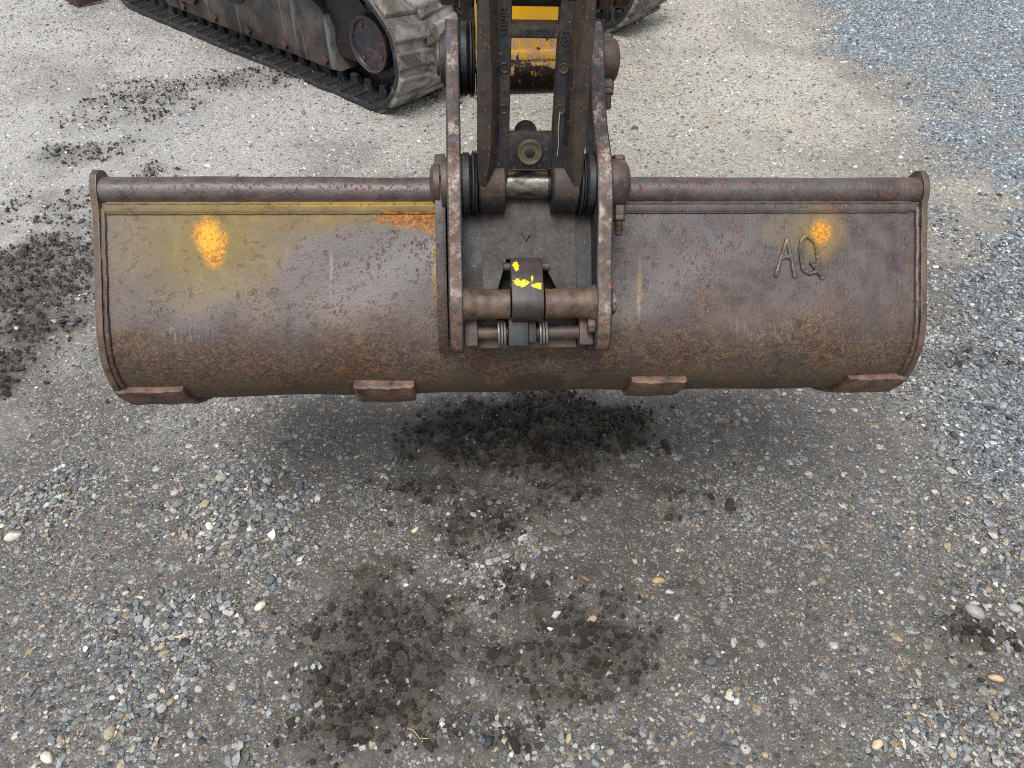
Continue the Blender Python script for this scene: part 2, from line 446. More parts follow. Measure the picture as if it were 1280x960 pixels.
def mat_ground():
    N = NT('wet_compacted_gravel')
    p = N.pos()
    X, Y, Z = N.xyz(p)
    a = N.attr('zones')            # r mud, g loose gravel, b blue stone
    mud, grav, blue = N.xyz(a.outputs['Color'])
    a2 = N.attr('zones2')          # r pale beige with far sheen put into the colour, g wet, b fresh dark clod
    pale, wet, soil = N.xyz(a2.outputs['Color'])
    n1 = N.noise(p, 2.3, 6, 0.62)
    n2 = N.noise(p, 19, 6, 0.68)
    n3 = N.noise(p, 150, 4, 0.7)
    n4 = N.noise(p, 520, 3, 0.7)
    # fines between the stones
    base = N.ramp(n2, [(0.28, (0.040, 0.036, 0.030)), (0.5, (0.075, 0.069, 0.060)), (0.72, (0.120, 0.112, 0.100))])
    base = N.mix(N.step(n1, 0.38, 0.66), base, N.ramp(n2, [(0.3, (0.052, 0.046, 0.036)), (0.7, (0.110, 0.099, 0.079))]))
    pc = N.ramp(n3, [(0.32, (0.29, 0.268, 0.224)), (0.5, (0.45, 0.422, 0.36)), (0.68, (0.59, 0.56, 0.49))])
    base = N.mix(N.mul(pale, 0.85), base, pc)  # real pale gravel, lightened further for the sheen at grazing view
    base = N.mix(N.mul(N.step(n3, 0.44, 0.68), 0.30), base, (0.19, 0.175, 0.145))
    base = N.mix(N.mul(soil, 0.9), base, N.ramp(n2, [(0.3, (0.034, 0.029, 0.023)), (0.7, (0.080, 0.070, 0.056))]))
    # embedded stones at three sizes
    pal = [(0.0, (0.050, 0.055, 0.062)), (0.16, (0.105, 0.118, 0.130)), (0.34, (0.160, 0.160, 0.155)), (0.46, (0.24, 0.26, 0.275)),
           (0.60, (0.125, 0.112, 0.100)), (0.70, (0.36, 0.345, 0.315)), (0.80, (0.33, 0.25, 0.150)), (0.88, (0.52, 0.49, 0.43)), (0.95, (0.165, 0.105, 0.085))]
    pw = N.scl(p, (1, 1, 0.3))
    warp = N.n('ShaderNodeVectorMath', operation='MULTIPLY_ADD')
    nn = N.n('ShaderNodeTexNoise')
    N.set(nn.inputs['Vector'], p)
    nn.inputs['Scale'].default_value = 90
    N.set(warp.inputs[0], nn.outputs['Color'])
    warp.inputs[1].default_value = (0.006, 0.006, 0.0)
    N.set(warp.inputs[2], pw)
    pw = warp.outputs[0]
    hsum = N.mul(n3, 0.35)
    cover = N.step(N.add(n1, N.mul(N.sub(n2, 0.5), 0.8)), 0.35, 0.7, 0.15, 0.42)
    for sc, keep0, hgt in ((330, 0.46, 0.30), (150, 0.55, 0.7), (84, 0.62, 1.0), (50, 0.74, 1.1)):
        v = N.vor(pw, sc)
        cr, cg, cb = N.xyz(v.outputs['Color'])
        keep = N.math('LESS_THAN', cr, N.mul(N.add(N.add(cover, 0.12), N.add(N.mul(grav, 0.5), N.mul(blue, 0.55))), 1.55 * (1 - keep0) + 0.25))
        body = N.step(v.outputs['Distance'], 0.56, 0.40)
        nomud = N.mul(N.sub(1.0, N.mul(mud, 0.80)), N.sub(1.0, N.mul(soil, 0.6)))
        mk = N.mul(N.mul(keep, body), nomud)
        stone = N.ramp(cg, pal, 'CONSTANT')
        stone = N.mix(N.mul(blue, 0.72), stone, N.ramp(cg, [(0.0, (0.055, 0.065, 0.078)), (0.3, (0.15, 0.185, 0.215)), (0.62, (0.27, 0.31, 0.34)), (0.86, (0.46, 0.48, 0.48))], 'CONSTANT'))
        stone = N.mix(N.mul(pale, 0.40), stone, N.ramp(cb, [(0.2, (0.22, 0.20, 0.165)), (0.5, (0.40, 0.37, 0.31)), (0.85, (0.60, 0.565, 0.49))]))
        base = N.mix(N.mul(mk, N.step(pale, 0, 1, 0.85, 0.55)), base, stone)
        dome = N.mul(mk, N.step(v.outputs['Distance'], 0.60, 0.0))
        hsum = N.add(hsum, N.mul(dome, hgt))
    # mud and fresh clods: dark organic soil
    mc = N.ramp(n3, [(0.3, (0.030, 0.026, 0.020)), (0.55, (0.072, 0.063, 0.051)), (0.75, (0.125, 0.112, 0.094))])
    base = N.mix(N.mul(mud, 0.85), base, mc)
    cool_sheen = N.mul(N.step(X, 0.2, -1.0), pale)  # cool grey sheen of the wet left side painted into the base colour
    base = N.mix(N.mul(cool_sheen, 0.55), base, N.ramp(n3, [(0.32, (0.25, 0.255, 0.262)), (0.68, (0.49, 0.50, 0.51))]))
    base = N.mix(N.mul(mud, 0.25), base, mc)
    hsum = N.add(hsum, N.mul(n4, 0.25))
    hsum = N.add(hsum, N.mul(N.mul(mud, n3), 1.6))
    film = N.mul(wet, N.step(n2, 0.40, 0.62))
    rough = N.sub(N.step(n2, 0.3, 0.7, 0.46, 0.70), N.mul(film, 0.28))
    nrm = N.bump(hsum, 1.0, 0.0050)
    N.set(N.b.inputs['Coat Weight'], N.mul(N.step(N.add(wet, N.mul(N.sub(n2, 0.5), 0.9)), 0.25, 0.75), N.step(Y, 0.8, 3.0, 0.25, 0.8)))
    N.b.inputs['Coat Roughness'].default_value = 0.30
    N.b.inputs['Coat IOR'].default_value = 1.33
    N.set(N.b.inputs['Coat Normal'], N.bump(hsum, 0.35, 0.003))
    return N.done(base, rough, nrm, 0.0, 0.5)


def mat_stone(name, rough=0.5, bump=0.0008):
    N = NT(name)
    co = N.obj()
    col = N.attr('col', 'INSTANCER').outputs['Color']
    f = N.noise(co, 4.0, 5, 0.7)
    c = N.mix(1.0, col, N.ramp(f, [(0.28, (0.62, 0.62, 0.62)), (0.72, (1.22, 1.20, 1.16))]), 'MULTIPLY')
    return N.done(c, rough, N.bump(f, 0.35, 0.08), 0.0, 0.5)


def mat_clod():
    N = NT('dark_soil_clod')
    co = N.obj()
    col = N.attr('col', 'INSTANCER').outputs['Color']
    f = N.noise(co, 3.5, 6, 0.75)
    c = N.mix(1.0, col, N.ramp(f, [(0.3, (0.55, 0.55, 0.55)), (0.7, (1.35, 1.3, 1.22))]), 'MULTIPLY')
    return N.done(c, 0.55, N.bump(f, 0.8, 0.22), 0.0, 0.5)


def mat_pebble(name, rgb):
    N = NT(name)
    co = N.obj()
    f = N.noise(co, 130, 5, 0.7)
    g = N.noise(co, 45, 4, 0.6)
    c = N.mix(1.0, rgb, N.ramp(f, [(0.3, (0.72, 0.72, 0.72)), (0.7, (1.2, 1.18, 1.12))]), 'MULTIPLY')
    c = N.mix(N.mul(N.step(g, 0.55, 0.68), 0.5), c, (rgb[0] * 0.55, rgb[1] * 0.5, rgb[2] * 0.42))
    return N.done(c, 0.48, N.bump(f, 0.4, 0.001), 0.0, 0.5)


def mat_flat(name, rgb, rough=0.6, metal=0.0, nscale=60, var=0.4):
    N = NT(name)
    co = N.obj()
    f = N.noise(co, nscale, 5, 0.7)
    c = N.mix(1.0, rgb, N.ramp(f, [(0.3, (1 - var,) * 3), (0.7, (1 + var * 0.6,) * 3)]), 'MULTIPLY')
    return N.done(c, rough, N.bump(f, 0.3, 0.001), metal, 0.5)


M = {
    'bucket': mat_bucket(), 'edge': mat_worn_edge(), 'paint': mat_dark_paint(), 'link': mat_dark_paint('dark_cast_steel', 0.48, 1.3),
    'brown': mat_brown_steel(), 'pad': mat_brown_steel('rusty_wear_pad', (0.024, 0.013, 0.009), (0.180, 0.105, 0.070), 0.55),
    'latch': mat_latch(), 'yellow': mat_yellow(), 'pin': mat_pin(),
    'rubber': mat_rubber('black_track_rubber', 0.12), 'dusty': mat_rubber('dusty_track_rubber', 0.85),
    'frame': mat_frame_side(), 'hub': mat_hub(), 'rustbolt': mat_flat('rusty_bolt', (0.085, 0.040, 0.028), 0.6),
    'black': mat_flat('black_seal_and_recess', (0.012, 0.012, 0.013), 0.45), 'steel': mat_flat('spring_steel', (0.20, 0.195, 0.185), 0.4, 0.5),
    'ground': mat_ground(), 'stone': mat_stone('loose_stone'), 'clod': mat_clod(),
    'olive': mat_flat('olive_steel_cap', (0.10, 0.088, 0.058), 0.42, 0.3), 'housegrey': mat_flat('grey_machine_paint', (0.06, 0.06, 0.063), 0.45, 0, 20, 0.2),
    'glass': mat_flat('cab_glass', (0.02, 0.024, 0.026), 0.08, 0, 5, 0.1), 'cleanyellow': mat_flat('yellow_machine_paint', (0.80, 0.42, 0.008), 0.42, 0, 12, 0.12),
    'panel': mat_dark_paint('worn_grey_brown_panel', 0.95, 0.8), 'rib': mat_brown_steel('brown_cast_rib', (0.009, 0.006, 0.0045), (0.046, 0.030, 0.018), 0.65),
    'rim': mat_brown_steel('rusty_plate_rim', (0.022, 0.013, 0.009), (0.13, 0.082, 0.056), 0.62),
    'void': mat_flat('opening_shade_black', (0.006, 0.006, 0.006), 0.95, 0, 40, 0.3),  # near-black, for the shade inside the latch opening
    'straw': mat_flat('dry_straw', (0.36, 0.28, 0.16), 0.7),
}


# ------------------------------------------------------------------ mesh helpers
def tag(o, label=None, cat=None, group=None, kind=None):
    if label: o['label'] = label
    if cat: o['category'] = cat
    if group: o['group'] = group
    if kind: o['kind'] = kind
    return o


def empty(name, mat, label, cat):
    o = bpy.data.objects.new(name, None)
    o.empty_display_size = 0.1
    COL.objects.link(o)
    o.matrix_world = mat
    return tag(o, label, cat)


def link_obj(name, me, parent=None, mat=None, matrix=None):
    o = bpy.data.objects.new(name, me)
    COL.objects.link(o)
    if mat is not None:
        for m in (mat if isinstance(mat, (list, tuple)) else [mat]):
            me.materials.append(m)
    o.parent = parent
    if matrix is not None:
        o.matrix_local = matrix
    return o


def build(name, bm, mat, parent=None, matrix=None, smooth_angle=35):
    bmesh.ops.recalc_face_normals(bm, faces=bm.faces)
    me = bpy.data.meshes.new(name)
    for f in bm.faces:
        f.smooth = True
    ang = R(smooth_angle)
    for e in bm.edges:
        if len(e.link_faces) == 2 and e.calc_face_angle(0) > ang:
            e.smooth = False
    bm.to_mesh(me)
    bm.free()
    return link_obj(name, me, parent, mat, matrix)


def b_prism(bm, pts, x0, x1, bev=0.0, mi_side=0, mi_edge=None):
    """pts: (y,z) polygon extruded along x; edge faces may take another material slot"""
    b = bmesh.new()
    v0 = [b.verts.new((x0, y, z)) for y, z in pts]
    v1 = [b.verts.new((x1, y, z)) for y, z in pts]
    n = len(pts)
    f0 = b.faces.new(v0)
    f1 = b.faces.new(list(reversed(v1)))
    f0.material_index = f1.material_index = mi_side
    for i in range(n):
        f = b.faces.new((v0[i], v0[(i + 1) % n], v1[(i + 1) % n], v1[i]))
        f.material_index = mi_side if mi_edge is None else mi_edge
    bmesh.ops.recalc_face_normals(b, faces=b.faces)
    if bev:
        es = [e for e in b.edges if e.calc_face_angle(0) > R(50)]
        bmesh.ops.bevel(b, geom=es, offset=bev, segments=2, profile=0.6, affect='EDGES', clamp_overlap=True)
    tmp = bpy.data.meshes.new('t')
    b.to_mesh(tmp)
    b.free()
    bm.from_mesh(tmp)
    bpy.data.meshes.remove(tmp)


def b_box(bm, x0, x1, y0, y1, z0, z1, bev=0.002):
    b_prism(bm, [(y0, z0), (y1, z0), (y1, z1), (y0, z1)], x0, x1, bev)


def b_lathe(bm, prof, axis='x', c=(0, 0, 0), n=40):
    """prof: (t along axis, radius) list, revolved about the axis through c"""
    rows = []
    for t, r in prof:
        row = []
        for k in range(n):
            a = 2 * math.pi * k / n
            u, w = r * math.cos(a), r * math.sin(a)
            if axis == 'x': p = (t, u, w)
            elif axis == 'y': p = (u, t, w)
            else: p = (u, w, t)
            row.append(bm.verts.new((p[0] + c[0], p[1] + c[1], p[2] + c[2])))
        rows.append(row)
    for a, b in zip(rows[:-1], rows[1:]):
        for k in range(n):
            bm.faces.new((a[k], a[(k + 1) % n], b[(k + 1) % n], b[k]))
    bm.faces.new(rows[0])
    bm.faces.new(list(reversed(rows[-1])))


def b_cyl(bm, axis, t0, t1, c, r, n=40, ch=0.002):
    b_lathe(bm, [(t0, r - ch), (t0 + ch, r), (t1 - ch, r), (t1, r - ch)], axis, c, n)


def b_tube(bm, pts, r, n=8, jit=0.0, rs=None):
    """tube along a polyline"""
    pts = [Vector(p) for p in pts]
    rows = []
    for i, p in enumerate(pts):
        t = (pts[min(i + 1, len(pts) - 1)] - pts[max(i - 1, 0)]).normalized()
        a = t.orthogonal().normalized() if i == 0 else (pa - t * pa.dot(t)).normalized()
        pa = a
        b = t.cross(a)
        rr = (r if rs is None else rs[i]) * (1 + jit * (random.random() - 0.5) * 2)
        rows.append([bm.verts.new(p + (a * math.cos(2 * math.pi * k / n) + b * math.sin(2 * math.pi * k / n)) * rr) for k in range(n)])
    for a, b in zip(rows[:-1], rows[1:]):
        for k in range(n):
            bm.faces.new((a[k], a[(k + 1) % n], b[(k + 1) % n], b[k]))
    bm.faces.new(rows[0])
    bm.faces.new(list(reversed(rows[-1])))


def b_hex(bm, axis, t0, t1, c, r):
    b_lathe(bm, [(t0, r * 0.93), (t0 + (t1 - t0) * 0.12, r), (t1 - (t1 - t0) * 0.12, r), (t1, r * 0.93)], axis, c, 6)


# ------------------------------------------------------------------ numpy noise
def _hash(ix, iy, seed):
    h = (ix.astype(np.int64) * 374761393 + iy.astype(np.int64) * 668265263 + seed * 974634777) & 0x7fffffff
    h = ((h ^ (h >> 13)) * 1274126177) & 0x7fffffff
    h = h ^ (h >> 16)
    return (h & 0xffff) / 65535.0


def vnoise(x, y, seed=0):
    ix, iy = np.floor(x), np.floor(y)
    fx, fy = x - ix, y - iy
    fx = fx * fx * fx * (fx * (fx * 6 - 15) + 10)
    fy = fy * fy * fy * (fy * (fy * 6 - 15) + 10)
    a = _hash(ix, iy, seed); b = _hash(ix + 1, iy, seed)
    c = _hash(ix, iy + 1, seed); d = _hash(ix + 1, iy + 1, seed)
    return (a * (1 - fx) + b * fx) * (1 - fy) + (c * (1 - fx) + d * fx) * fy


def fbm(x, y, scale, oct=4, seed=0, gain=0.5):
    s = np.zeros_like(x); amp = 1.0; tot = 0.0
    for k in range(oct):
        s += amp * vnoise(x * scale * 2 ** k + 17.3 * k, y * scale * 2 ** k - 9.1 * k, seed + k)
        tot += amp; amp *= gain
    return s / tot


def sstep(v, a, b):
    t = np.clip((v - a) / (b - a), 0, 1)
    return t * t * (3 - 2 * t)


# places on the ground (metres): x, y, half-width, half-depth, amount
MUD = [(0.06, 1.45, 0.33, 0.18, 1.0), (0.27, 1.5, 0.12, 0.12, 1), (-0.11, 1.48, 0.11, 0.11, 0.8), (-0.16, 1.19, 0.18, 0.14, 0.7), (0.08, 1.24, 0.14, 0.1, 0.6),
       (-0.32, 0.79, 0.17, 0.24, 0.8), (-0.07, 0.92, 0.27, 0.1, 0.6), (0.12, 0.84, 0.19, 0.11, 0.7), (-1.66, 2.19, 0.25, 0.38, 1), (-1.53, 1.85, 0.18, 0.2, 0.8),
       (-1.82, 3.65, 0.36, 0.28, 0.52), (-1.82, 3.15, 0.25, 0.12, 0.6), (-1.82, 2.67, 0.25, 0.15, 0.55), (-1.49, 1.64, 0.04, 0.05, 1), (-1.51, 2.97, 0.13, 0.07, 0.6),
       (-1.27, 3.95, 0.41, 0.15, 0.5), (-0.19, 0.62, 0.13, 0.06, 0.6), (-0.06, 0.67, 0.13, 0.05, 0.5), (1.4, 1.76, 0.11, 0.05, 0.6), (0.99, 0.84, 0.1, 0.06, 0.7),
       (1.49, 1.72, 0.1, 0.04, 0.6), (0.48, 1.19, 0.14, 0.04, 0.4), (0.4, 0.96, 0.11, 0.04, 0.35), (-0.30, 3.75, 0.25, 0.12, 0.5)]
GRAVEL = [(-1.17, 1.23, 0.16, 0.1, 1), (-0.7, 1.19, 0.15, 0.14, 1), (-0.73, 0.86, 0.19, 0.14, 0.9), (-0.74, 0.67, 0.19, 0.11, 0.7), (0.09, 0.62, 0.31, 0.05, 0.6),
          (1.28, 1.53, 0.16, 0.42, 0.7), (1.32, 1.88, 0.11, 0.2, 1), (1.13, 1.07, 0.12, 0.18, 0.5), (0.88, 0.63, 0.14, 0.09, 1), (0.42, 0.67, 0.16, 0.1, 0.35),
          (-0.58, 1.01, 0.11, 0.11, 0.55), (-0.04, 1.01, 0.19, 0.09, 0.4), (-0.47, 0.7, 0.1, 0.1, 0.5), (1.01, 0.84, 0.1, 0.11, 0.6)]
BLUE_Y = np.array([0.5, 1.05, 1.19, 1.41, 1.77, 1.97, 2.4, 2.87, 3.47, 4.17, 5.25, 9.0, 400])
BLUE_X = np.array([1.45, 1.30, 1.25, 1.22, 1.25, 1.34, 1.55, 1.70, 1.83, 1.80, 1.76, 1.5, 1.5])


SOIL = [(0.05, 1.30, 0.62, 0.42, 1.0), (-0.15, 0.85, 0.52, 0.42, 1.0), (0.35, 1.00, 0.50, 0.36, 0.85), (-1.60, 2.0, 0.45, 0.55, 0.8), (-1.75, 3.3, 0.55, 0.6, 0.5), (1.0, 0.85, 0.2, 0.15, 0.6), (0.25, 0.65, 0.3, 0.15, 0.5)]


def patches(x, y, L, seed):
    wx = x + (fbm(x, y, 7.0, 3, seed) - 0.5) * 0.16
    wy = y + (fbm(x, y, 7.0, 3, seed + 50) - 0.5) * 0.16
    m = np.zeros_like(x)
    for cx, cy, rx, ry, w in L:
        d = np.sqrt(((wx - cx) / rx) ** 2 + ((wy - cy) / ry) ** 2)
        m = np.maximum(m, w * sstep(d, 1.45, 0.35))
    return m


def zones(x, y):
    mud = patches(x, y, MUD, 3)
    brk = 0.6 * fbm(x, y, 16, 4, 31, 0.6) + 0.4 * fbm(x * 0.35, y * 1.4, 9, 3, 35)
    mud = np.clip(mud * sstep(brk + 0.26 * mud, 0.38, 0.72) * 1.1, 0, 1)
    gr = patches(x, y, GRAVEL, 90)
    gr = gr * sstep(fbm(x, y, 12, 3, 77) + 0.25 * gr, 0.40, 0.62)
    bx = np.interp(y, BLUE_Y, BLUE_X) + (fbm(x, y, 3.0, 4, 5) - 0.5) * 0.5
    blue = sstep(x - bx, -0.10, 0.22) * sstep(fbm(x, y, 2.2, 4, 9) + 0.15, 0.34, 0.56)
    pale = sstep(y, 2.2, 3.6) * sstep(x, -0.9, 0.4) * (1 - sstep(x - bx, -0.3, 0.1)) * (0.6 + 0.4 * sstep(fbm(x, y, 2.0, 4, 13), 0.30, 0.58))
    pale = np.maximum(pale, (0.45 + 0.4 * sstep(fbm(x, y, 2.6, 4, 19), 0.36, 0.62)) * sstep(y, 1.9, 3.2))
    left = sstep(y, 1.5, 2.5) * sstep(-x, 0.5, 1.2) * (0.45 + 0.5 * sstep(fbm(x, y, 3.1, 4, 37), 0.36, 0.60))  # wet sheen on the left ground, put into the paleness
    pale = np.maximum(pale, left)
    pale = np.maximum(pale, 0.38 * sstep(y, 1.20, 1.9) * sstep(fbm(x, y, 3.4, 4, 67), 0.42, 0.60))
    pale = pale * (1 - 0.8 * blue)
    wet = sstep(-x + 0.25 * y, 0.2, 1.6) * sstep(fbm(x, y, 1.7, 4, 23), 0.36, 0.58)
    wet = np.maximum(wet, 0.55 * sstep(fbm(x, y, 2.4, 4, 29), 0.50, 0.66))
    soil = patches(x, y, SOIL, 140)
    soil = np.clip(soil * (0.50 + 0.8 * sstep(fbm(x, y, 6, 4, 143, 0.6), 0.36, 0.62)), 0, 1)
    return mud, gr, blue, pale, wet, soil


def height(x, y, z=None):
    mud, gr, blue, pale, wet, soil = zones(x, y) if z is None else z
    near = sstep(np.abs(y - 1.5), 8.0, 3.0)
    h = (fbm(x, y, 1.3, 3, 41) - 0.5) * 0.035
    h += (fbm(x, y, 9.0, 3, 43) - 0.5) * 0.010
    h += (fbm(x, y, 42.0, 3, 47) - 0.5) * 0.0045 * near
    cl = fbm(x, y, 26.0, 4, 53, 0.6)
    h += mud * (0.006 + 0.030 * sstep(cl, 0.40, 0.66)) * near
    h += gr * 0.008 + blue * 0.010
    # keep the ground level where the tracks bear
    return h


# ------------------------------------------------------------------ ground sheet
def axis_grid(lo, hi, step, far_lo, far_hi, g):
    mid = np.arange(lo, hi + 1e-6, step)
    up = [mid[-1]]; s = step
    while up[-1] < far_hi:
        s *= g; up.append(up[-1] + s)
    dn = [mid[0]]; s = step
    while dn[-1] > far_lo:
        s *= g; dn.append(dn[-1] - s)
    return np.concatenate([np.array(dn[1:])[::-1], mid, np.array(up[1:])])


gx = axis_grid(-1.75, 1.75, 0.0072, -400, 400, 1.05)
gy = axis_grid(0.40, 2.30, 0.0072, -400, 400, 1.021)
GX, GY = np.meshgrid(gx, gy)
fx, fy = GX.ravel(), GY.ravel()
zz = zones(fx, fy)
fz = height(fx, fy, zz)
far = sstep(np.hypot(fx, fy - 2), 8, 30)
fz = fz * (1 - far)
nv = len(fx)
me = bpy.data.meshes.new('ground')
me.vertices.add(nv)
me.vertices.foreach_set('co', np.stack([fx, fy, fz], 1).ravel().astype(np.float32))
nxg, nyg = len(gx), len(gy)
ii = (np.arange(nyg - 1)[:, None] * nxg + np.arange(nxg - 1)[None, :]).ravel()
quads = np.stack([ii, ii + 1, ii + 1 + nxg, ii + nxg], 1).astype(np.int32)
nq = len(quads)
me.loops.add(nq * 4)
me.loops.foreach_set('vertex_index', quads.ravel())
me.polygons.add(nq)
me.polygons.foreach_set('loop_start', np.arange(0, nq * 4, 4, dtype=np.int32))
me.polygons.foreach_set('use_smooth', np.ones(nq, dtype=bool))
me.update(calc_edges=True)
for nm, ch in (('zones', (zz[0], zz[1], zz[2])), ('zones2', (zz[3], zz[4], zz[5]))):
    at = me.attributes.new(nm, 'FLOAT_COLOR', 'POINT')
    at.data.foreach_set('color', np.stack([*ch, np.ones(nv)], 1).ravel().astype(np.float32))
ground = link_obj('ground', me, None, M['ground'])
tag(ground, kind='structure')

# ------------------------------------------------------------------ bucket, hitch and link frames
B_O = Vector((0.020, 1.275, 0.880))
B_R = Matrix.Rotation(R(-41), 4, 'X') @ Matrix.Rotation(R(-0.8), 4, 'Y') @ Matrix.Rotation(R(3.6), 4, 'Z')
B_M = Matrix.Translation(B_O) @ B_R
L_M = B_M @ Matrix.Translation((0, -0.09, -0.038)) @ Matrix.Rotation(R(35.8), 4, 'X')
U_W = B_M @ Vector((0, -0.013, 0.198))
D_M = Matrix.Translation(U_W) @ Matrix.Rotation(R(3.2), 4, 'Z') @ Matrix.Rotation(R(-0.4), 4, 'Y') @ Matrix.Rotation(R(-14), 4, 'X')

# ------------------------------------------------------------------ bucket
ARC_R, Z_ARC, TH_END, FLOOR = 0.136, -0.264, 115.0, 0.30


def prof(s, off=0.0):
    """outer shell profile: s metres down from the plate top; off pushes outwards. returns (y, z)"""
    if s <= -Z_ARC:
        return (-off, -s)
    a = (s + Z_ARC) / ARC_R
    if a <= R(TH_END):
        return (ARC_R - (ARC_R + off) * math.cos(a), Z_ARC - (ARC_R + off) * math.sin(a))
    t = s + Z_ARC - ARC_R * R(TH_END)
    e = R(TH_END)
    y, z = ARC_R - (ARC_R + off) * math.cos(e), Z_ARC - (ARC_R + off) * math.sin(e)
    return (y + t * math.sin(e), z - t * math.cos(e))


S_END = -Z_ARC + ARC_R * R(TH_END) + FLOOR
bucket = empty('digging_bucket', B_M, 'wide rusty brown grading bucket with AQ weld letters on its back', 'bucket')
HW = 0.741
# shell: a curved plate 9 mm thick with shallow dents
bm = bmesh.new()
ss = [0.02 + (-Z_ARC - 0.02) * i / 20 for i in range(20)] + [-Z_ARC + ARC_R * R(TH_END) * i / 30 for i in range(31)] + [S_END - FLOOR + FLOOR * i / 6 for i in range(1, 7)]
nx = 110
outer, inner = [], []
for s in ss:
    ro, ri = [], []
    for i in range(nx + 1):
        x = -HW + 2 * HW * i / nx
        d = 0.0022 * (math.sin(x * 7.1 + s * 9) * math.sin(s * 13 + x * 3.3 + 1.0)) + 0.0012 * math.sin(x * 23 + s * 31)
        d *= min(1, (HW - abs(x)) * 12) * min(1, max(0, (s - 0.07) * 12))
        y, z = prof(s, d)
        ro.append(bm.verts.new((x, y, z)))
        y, z = prof(s, -0.009)
        ri.append(bm.verts.new((x, y, z)))
    outer.append(ro)
    inner.append(ri)
for j in range(len(ss) - 1):
    for i in range(nx):
        bm.faces.new((outer[j][i], outer[j][i + 1], outer[j + 1][i + 1], outer[j + 1][i]))
        bm.faces.new((inner[j][i], inner[j + 1][i], inner[j + 1][i + 1], inner[j][i + 1]))
for i in range(nx):
    bm.faces.new((outer[0][i], inner[0][i], inner[0][i + 1], outer[0][i + 1]))
    bm.faces.new((outer[-1][i], outer[-1][i + 1], inner[-1][i + 1], inner[-1][i]))
for j in range(len(ss) - 1):
    bm.faces.new((outer[j][0], outer[j + 1][0], inner[j + 1][0], inner[j][0]))
    bm.faces.new((outer[j][nx], inner[j][nx], inner[j + 1][nx], outer[j + 1][nx]))
build('shell', bm, M['bucket'], bucket)
# top tube
bm = bmesh.new()
b_lathe(bm, [(-HW + 0.0, 0.0255)] + [(-HW + 2 * HW * i / 60, 0.0255) for i in range(1, 60)] + [(HW, 0.0255)], 'x', (0, 0.012, -0.0290), 48)
for v in bm.verts:
    v.co.z += 0.0008 * math.sin(v.co.x * 9) + 0.0004 * math.sin(v.co.x * 31)
build('top_tube', bm, M['bucket'], bucket)
# flat strip under the tube
bm = bmesh.new()
b_prism(bm, [(-0.0045, -0.0552), (-0.0062, -0.0575), (-0.0062, -0.0655), (-0.0045, -0.0685), (0.004, -0.0685), (0.004, -0.0552)], -HW + 0.008, HW - 0.008, 0.0)
build('seam_strip', bm, M['bucket'], bucket)
# fillet weld between tube and strip, and under the strip
for z0, r in ((-0.0525, 0.0032), (-0.0692, 0.0028)):
    bm = bmesh.new()
    b_tube(bm, [(-HW + 0.01 + i * 0.0072, -0.0012, z0 + 0.0003 * math.sin(i * 0.9)) for i in range(int(2 * (HW - 0.01) / 0.0072))], r, 8, 0.03)
    build('weld_bead', bm, M['bucket'], bucket)
# side plates: outline stands proud of the shell
rim = []
for k in range(11):
    a = R(150 - k * 15 + 15)
    rim.append((0.016 + 0.038 * math.cos(a + 0) * 1.0, -0.030 + 0.038 * math.sin(a)))
out_pts = [(0.052, -0.052), (0.055, -0.030), (0.048, -0.009), (0.034, 0.005), (0.016, 0.0105), (-0.002, 0.006), (-0.0135, -0.006), (-0.0175, -0.022), (-0.0150, -0.040), (-0.0105, -0.055), (-0.0095, -0.075)]
s = 0.10
while s < S_END + 0.001:
    out_pts.append(prof(s, 0.0085))
    s += 0.0185
out_pts.append(prof(S_END, -0.02))
for sgn in (-1, 1):
    bm = bmesh.new()
    pts = [(y + 0.0012 * math.sin(i * 2.1 + sgn), z + 0.0010 * math.sin(i * 1.3)) for i, (y, z) in enumerate(out_pts)]
    b_prism(bm, pts, sgn * 0.7412, sgn * 0.7535, 0.002, 0, 1)
    build('side_plate', bm, [M['bucket'], M['rim']], bucket)
    bm = bmesh.new()
    wp = []
    s = 0.062
    while s < S_END - 0.02:
        y, z = prof(s, 0.002)
        wp.append((sgn * (0.7372 + 0.0004 * math.sin(s * 190) + 0.0005 * math.sin(s * 61)), y, z))
        s += 0.0065
    b_tube(bm, wp, 0.0046, 8, 0.08)
    build('weld_bead', bm, M['bucket'], bucket)
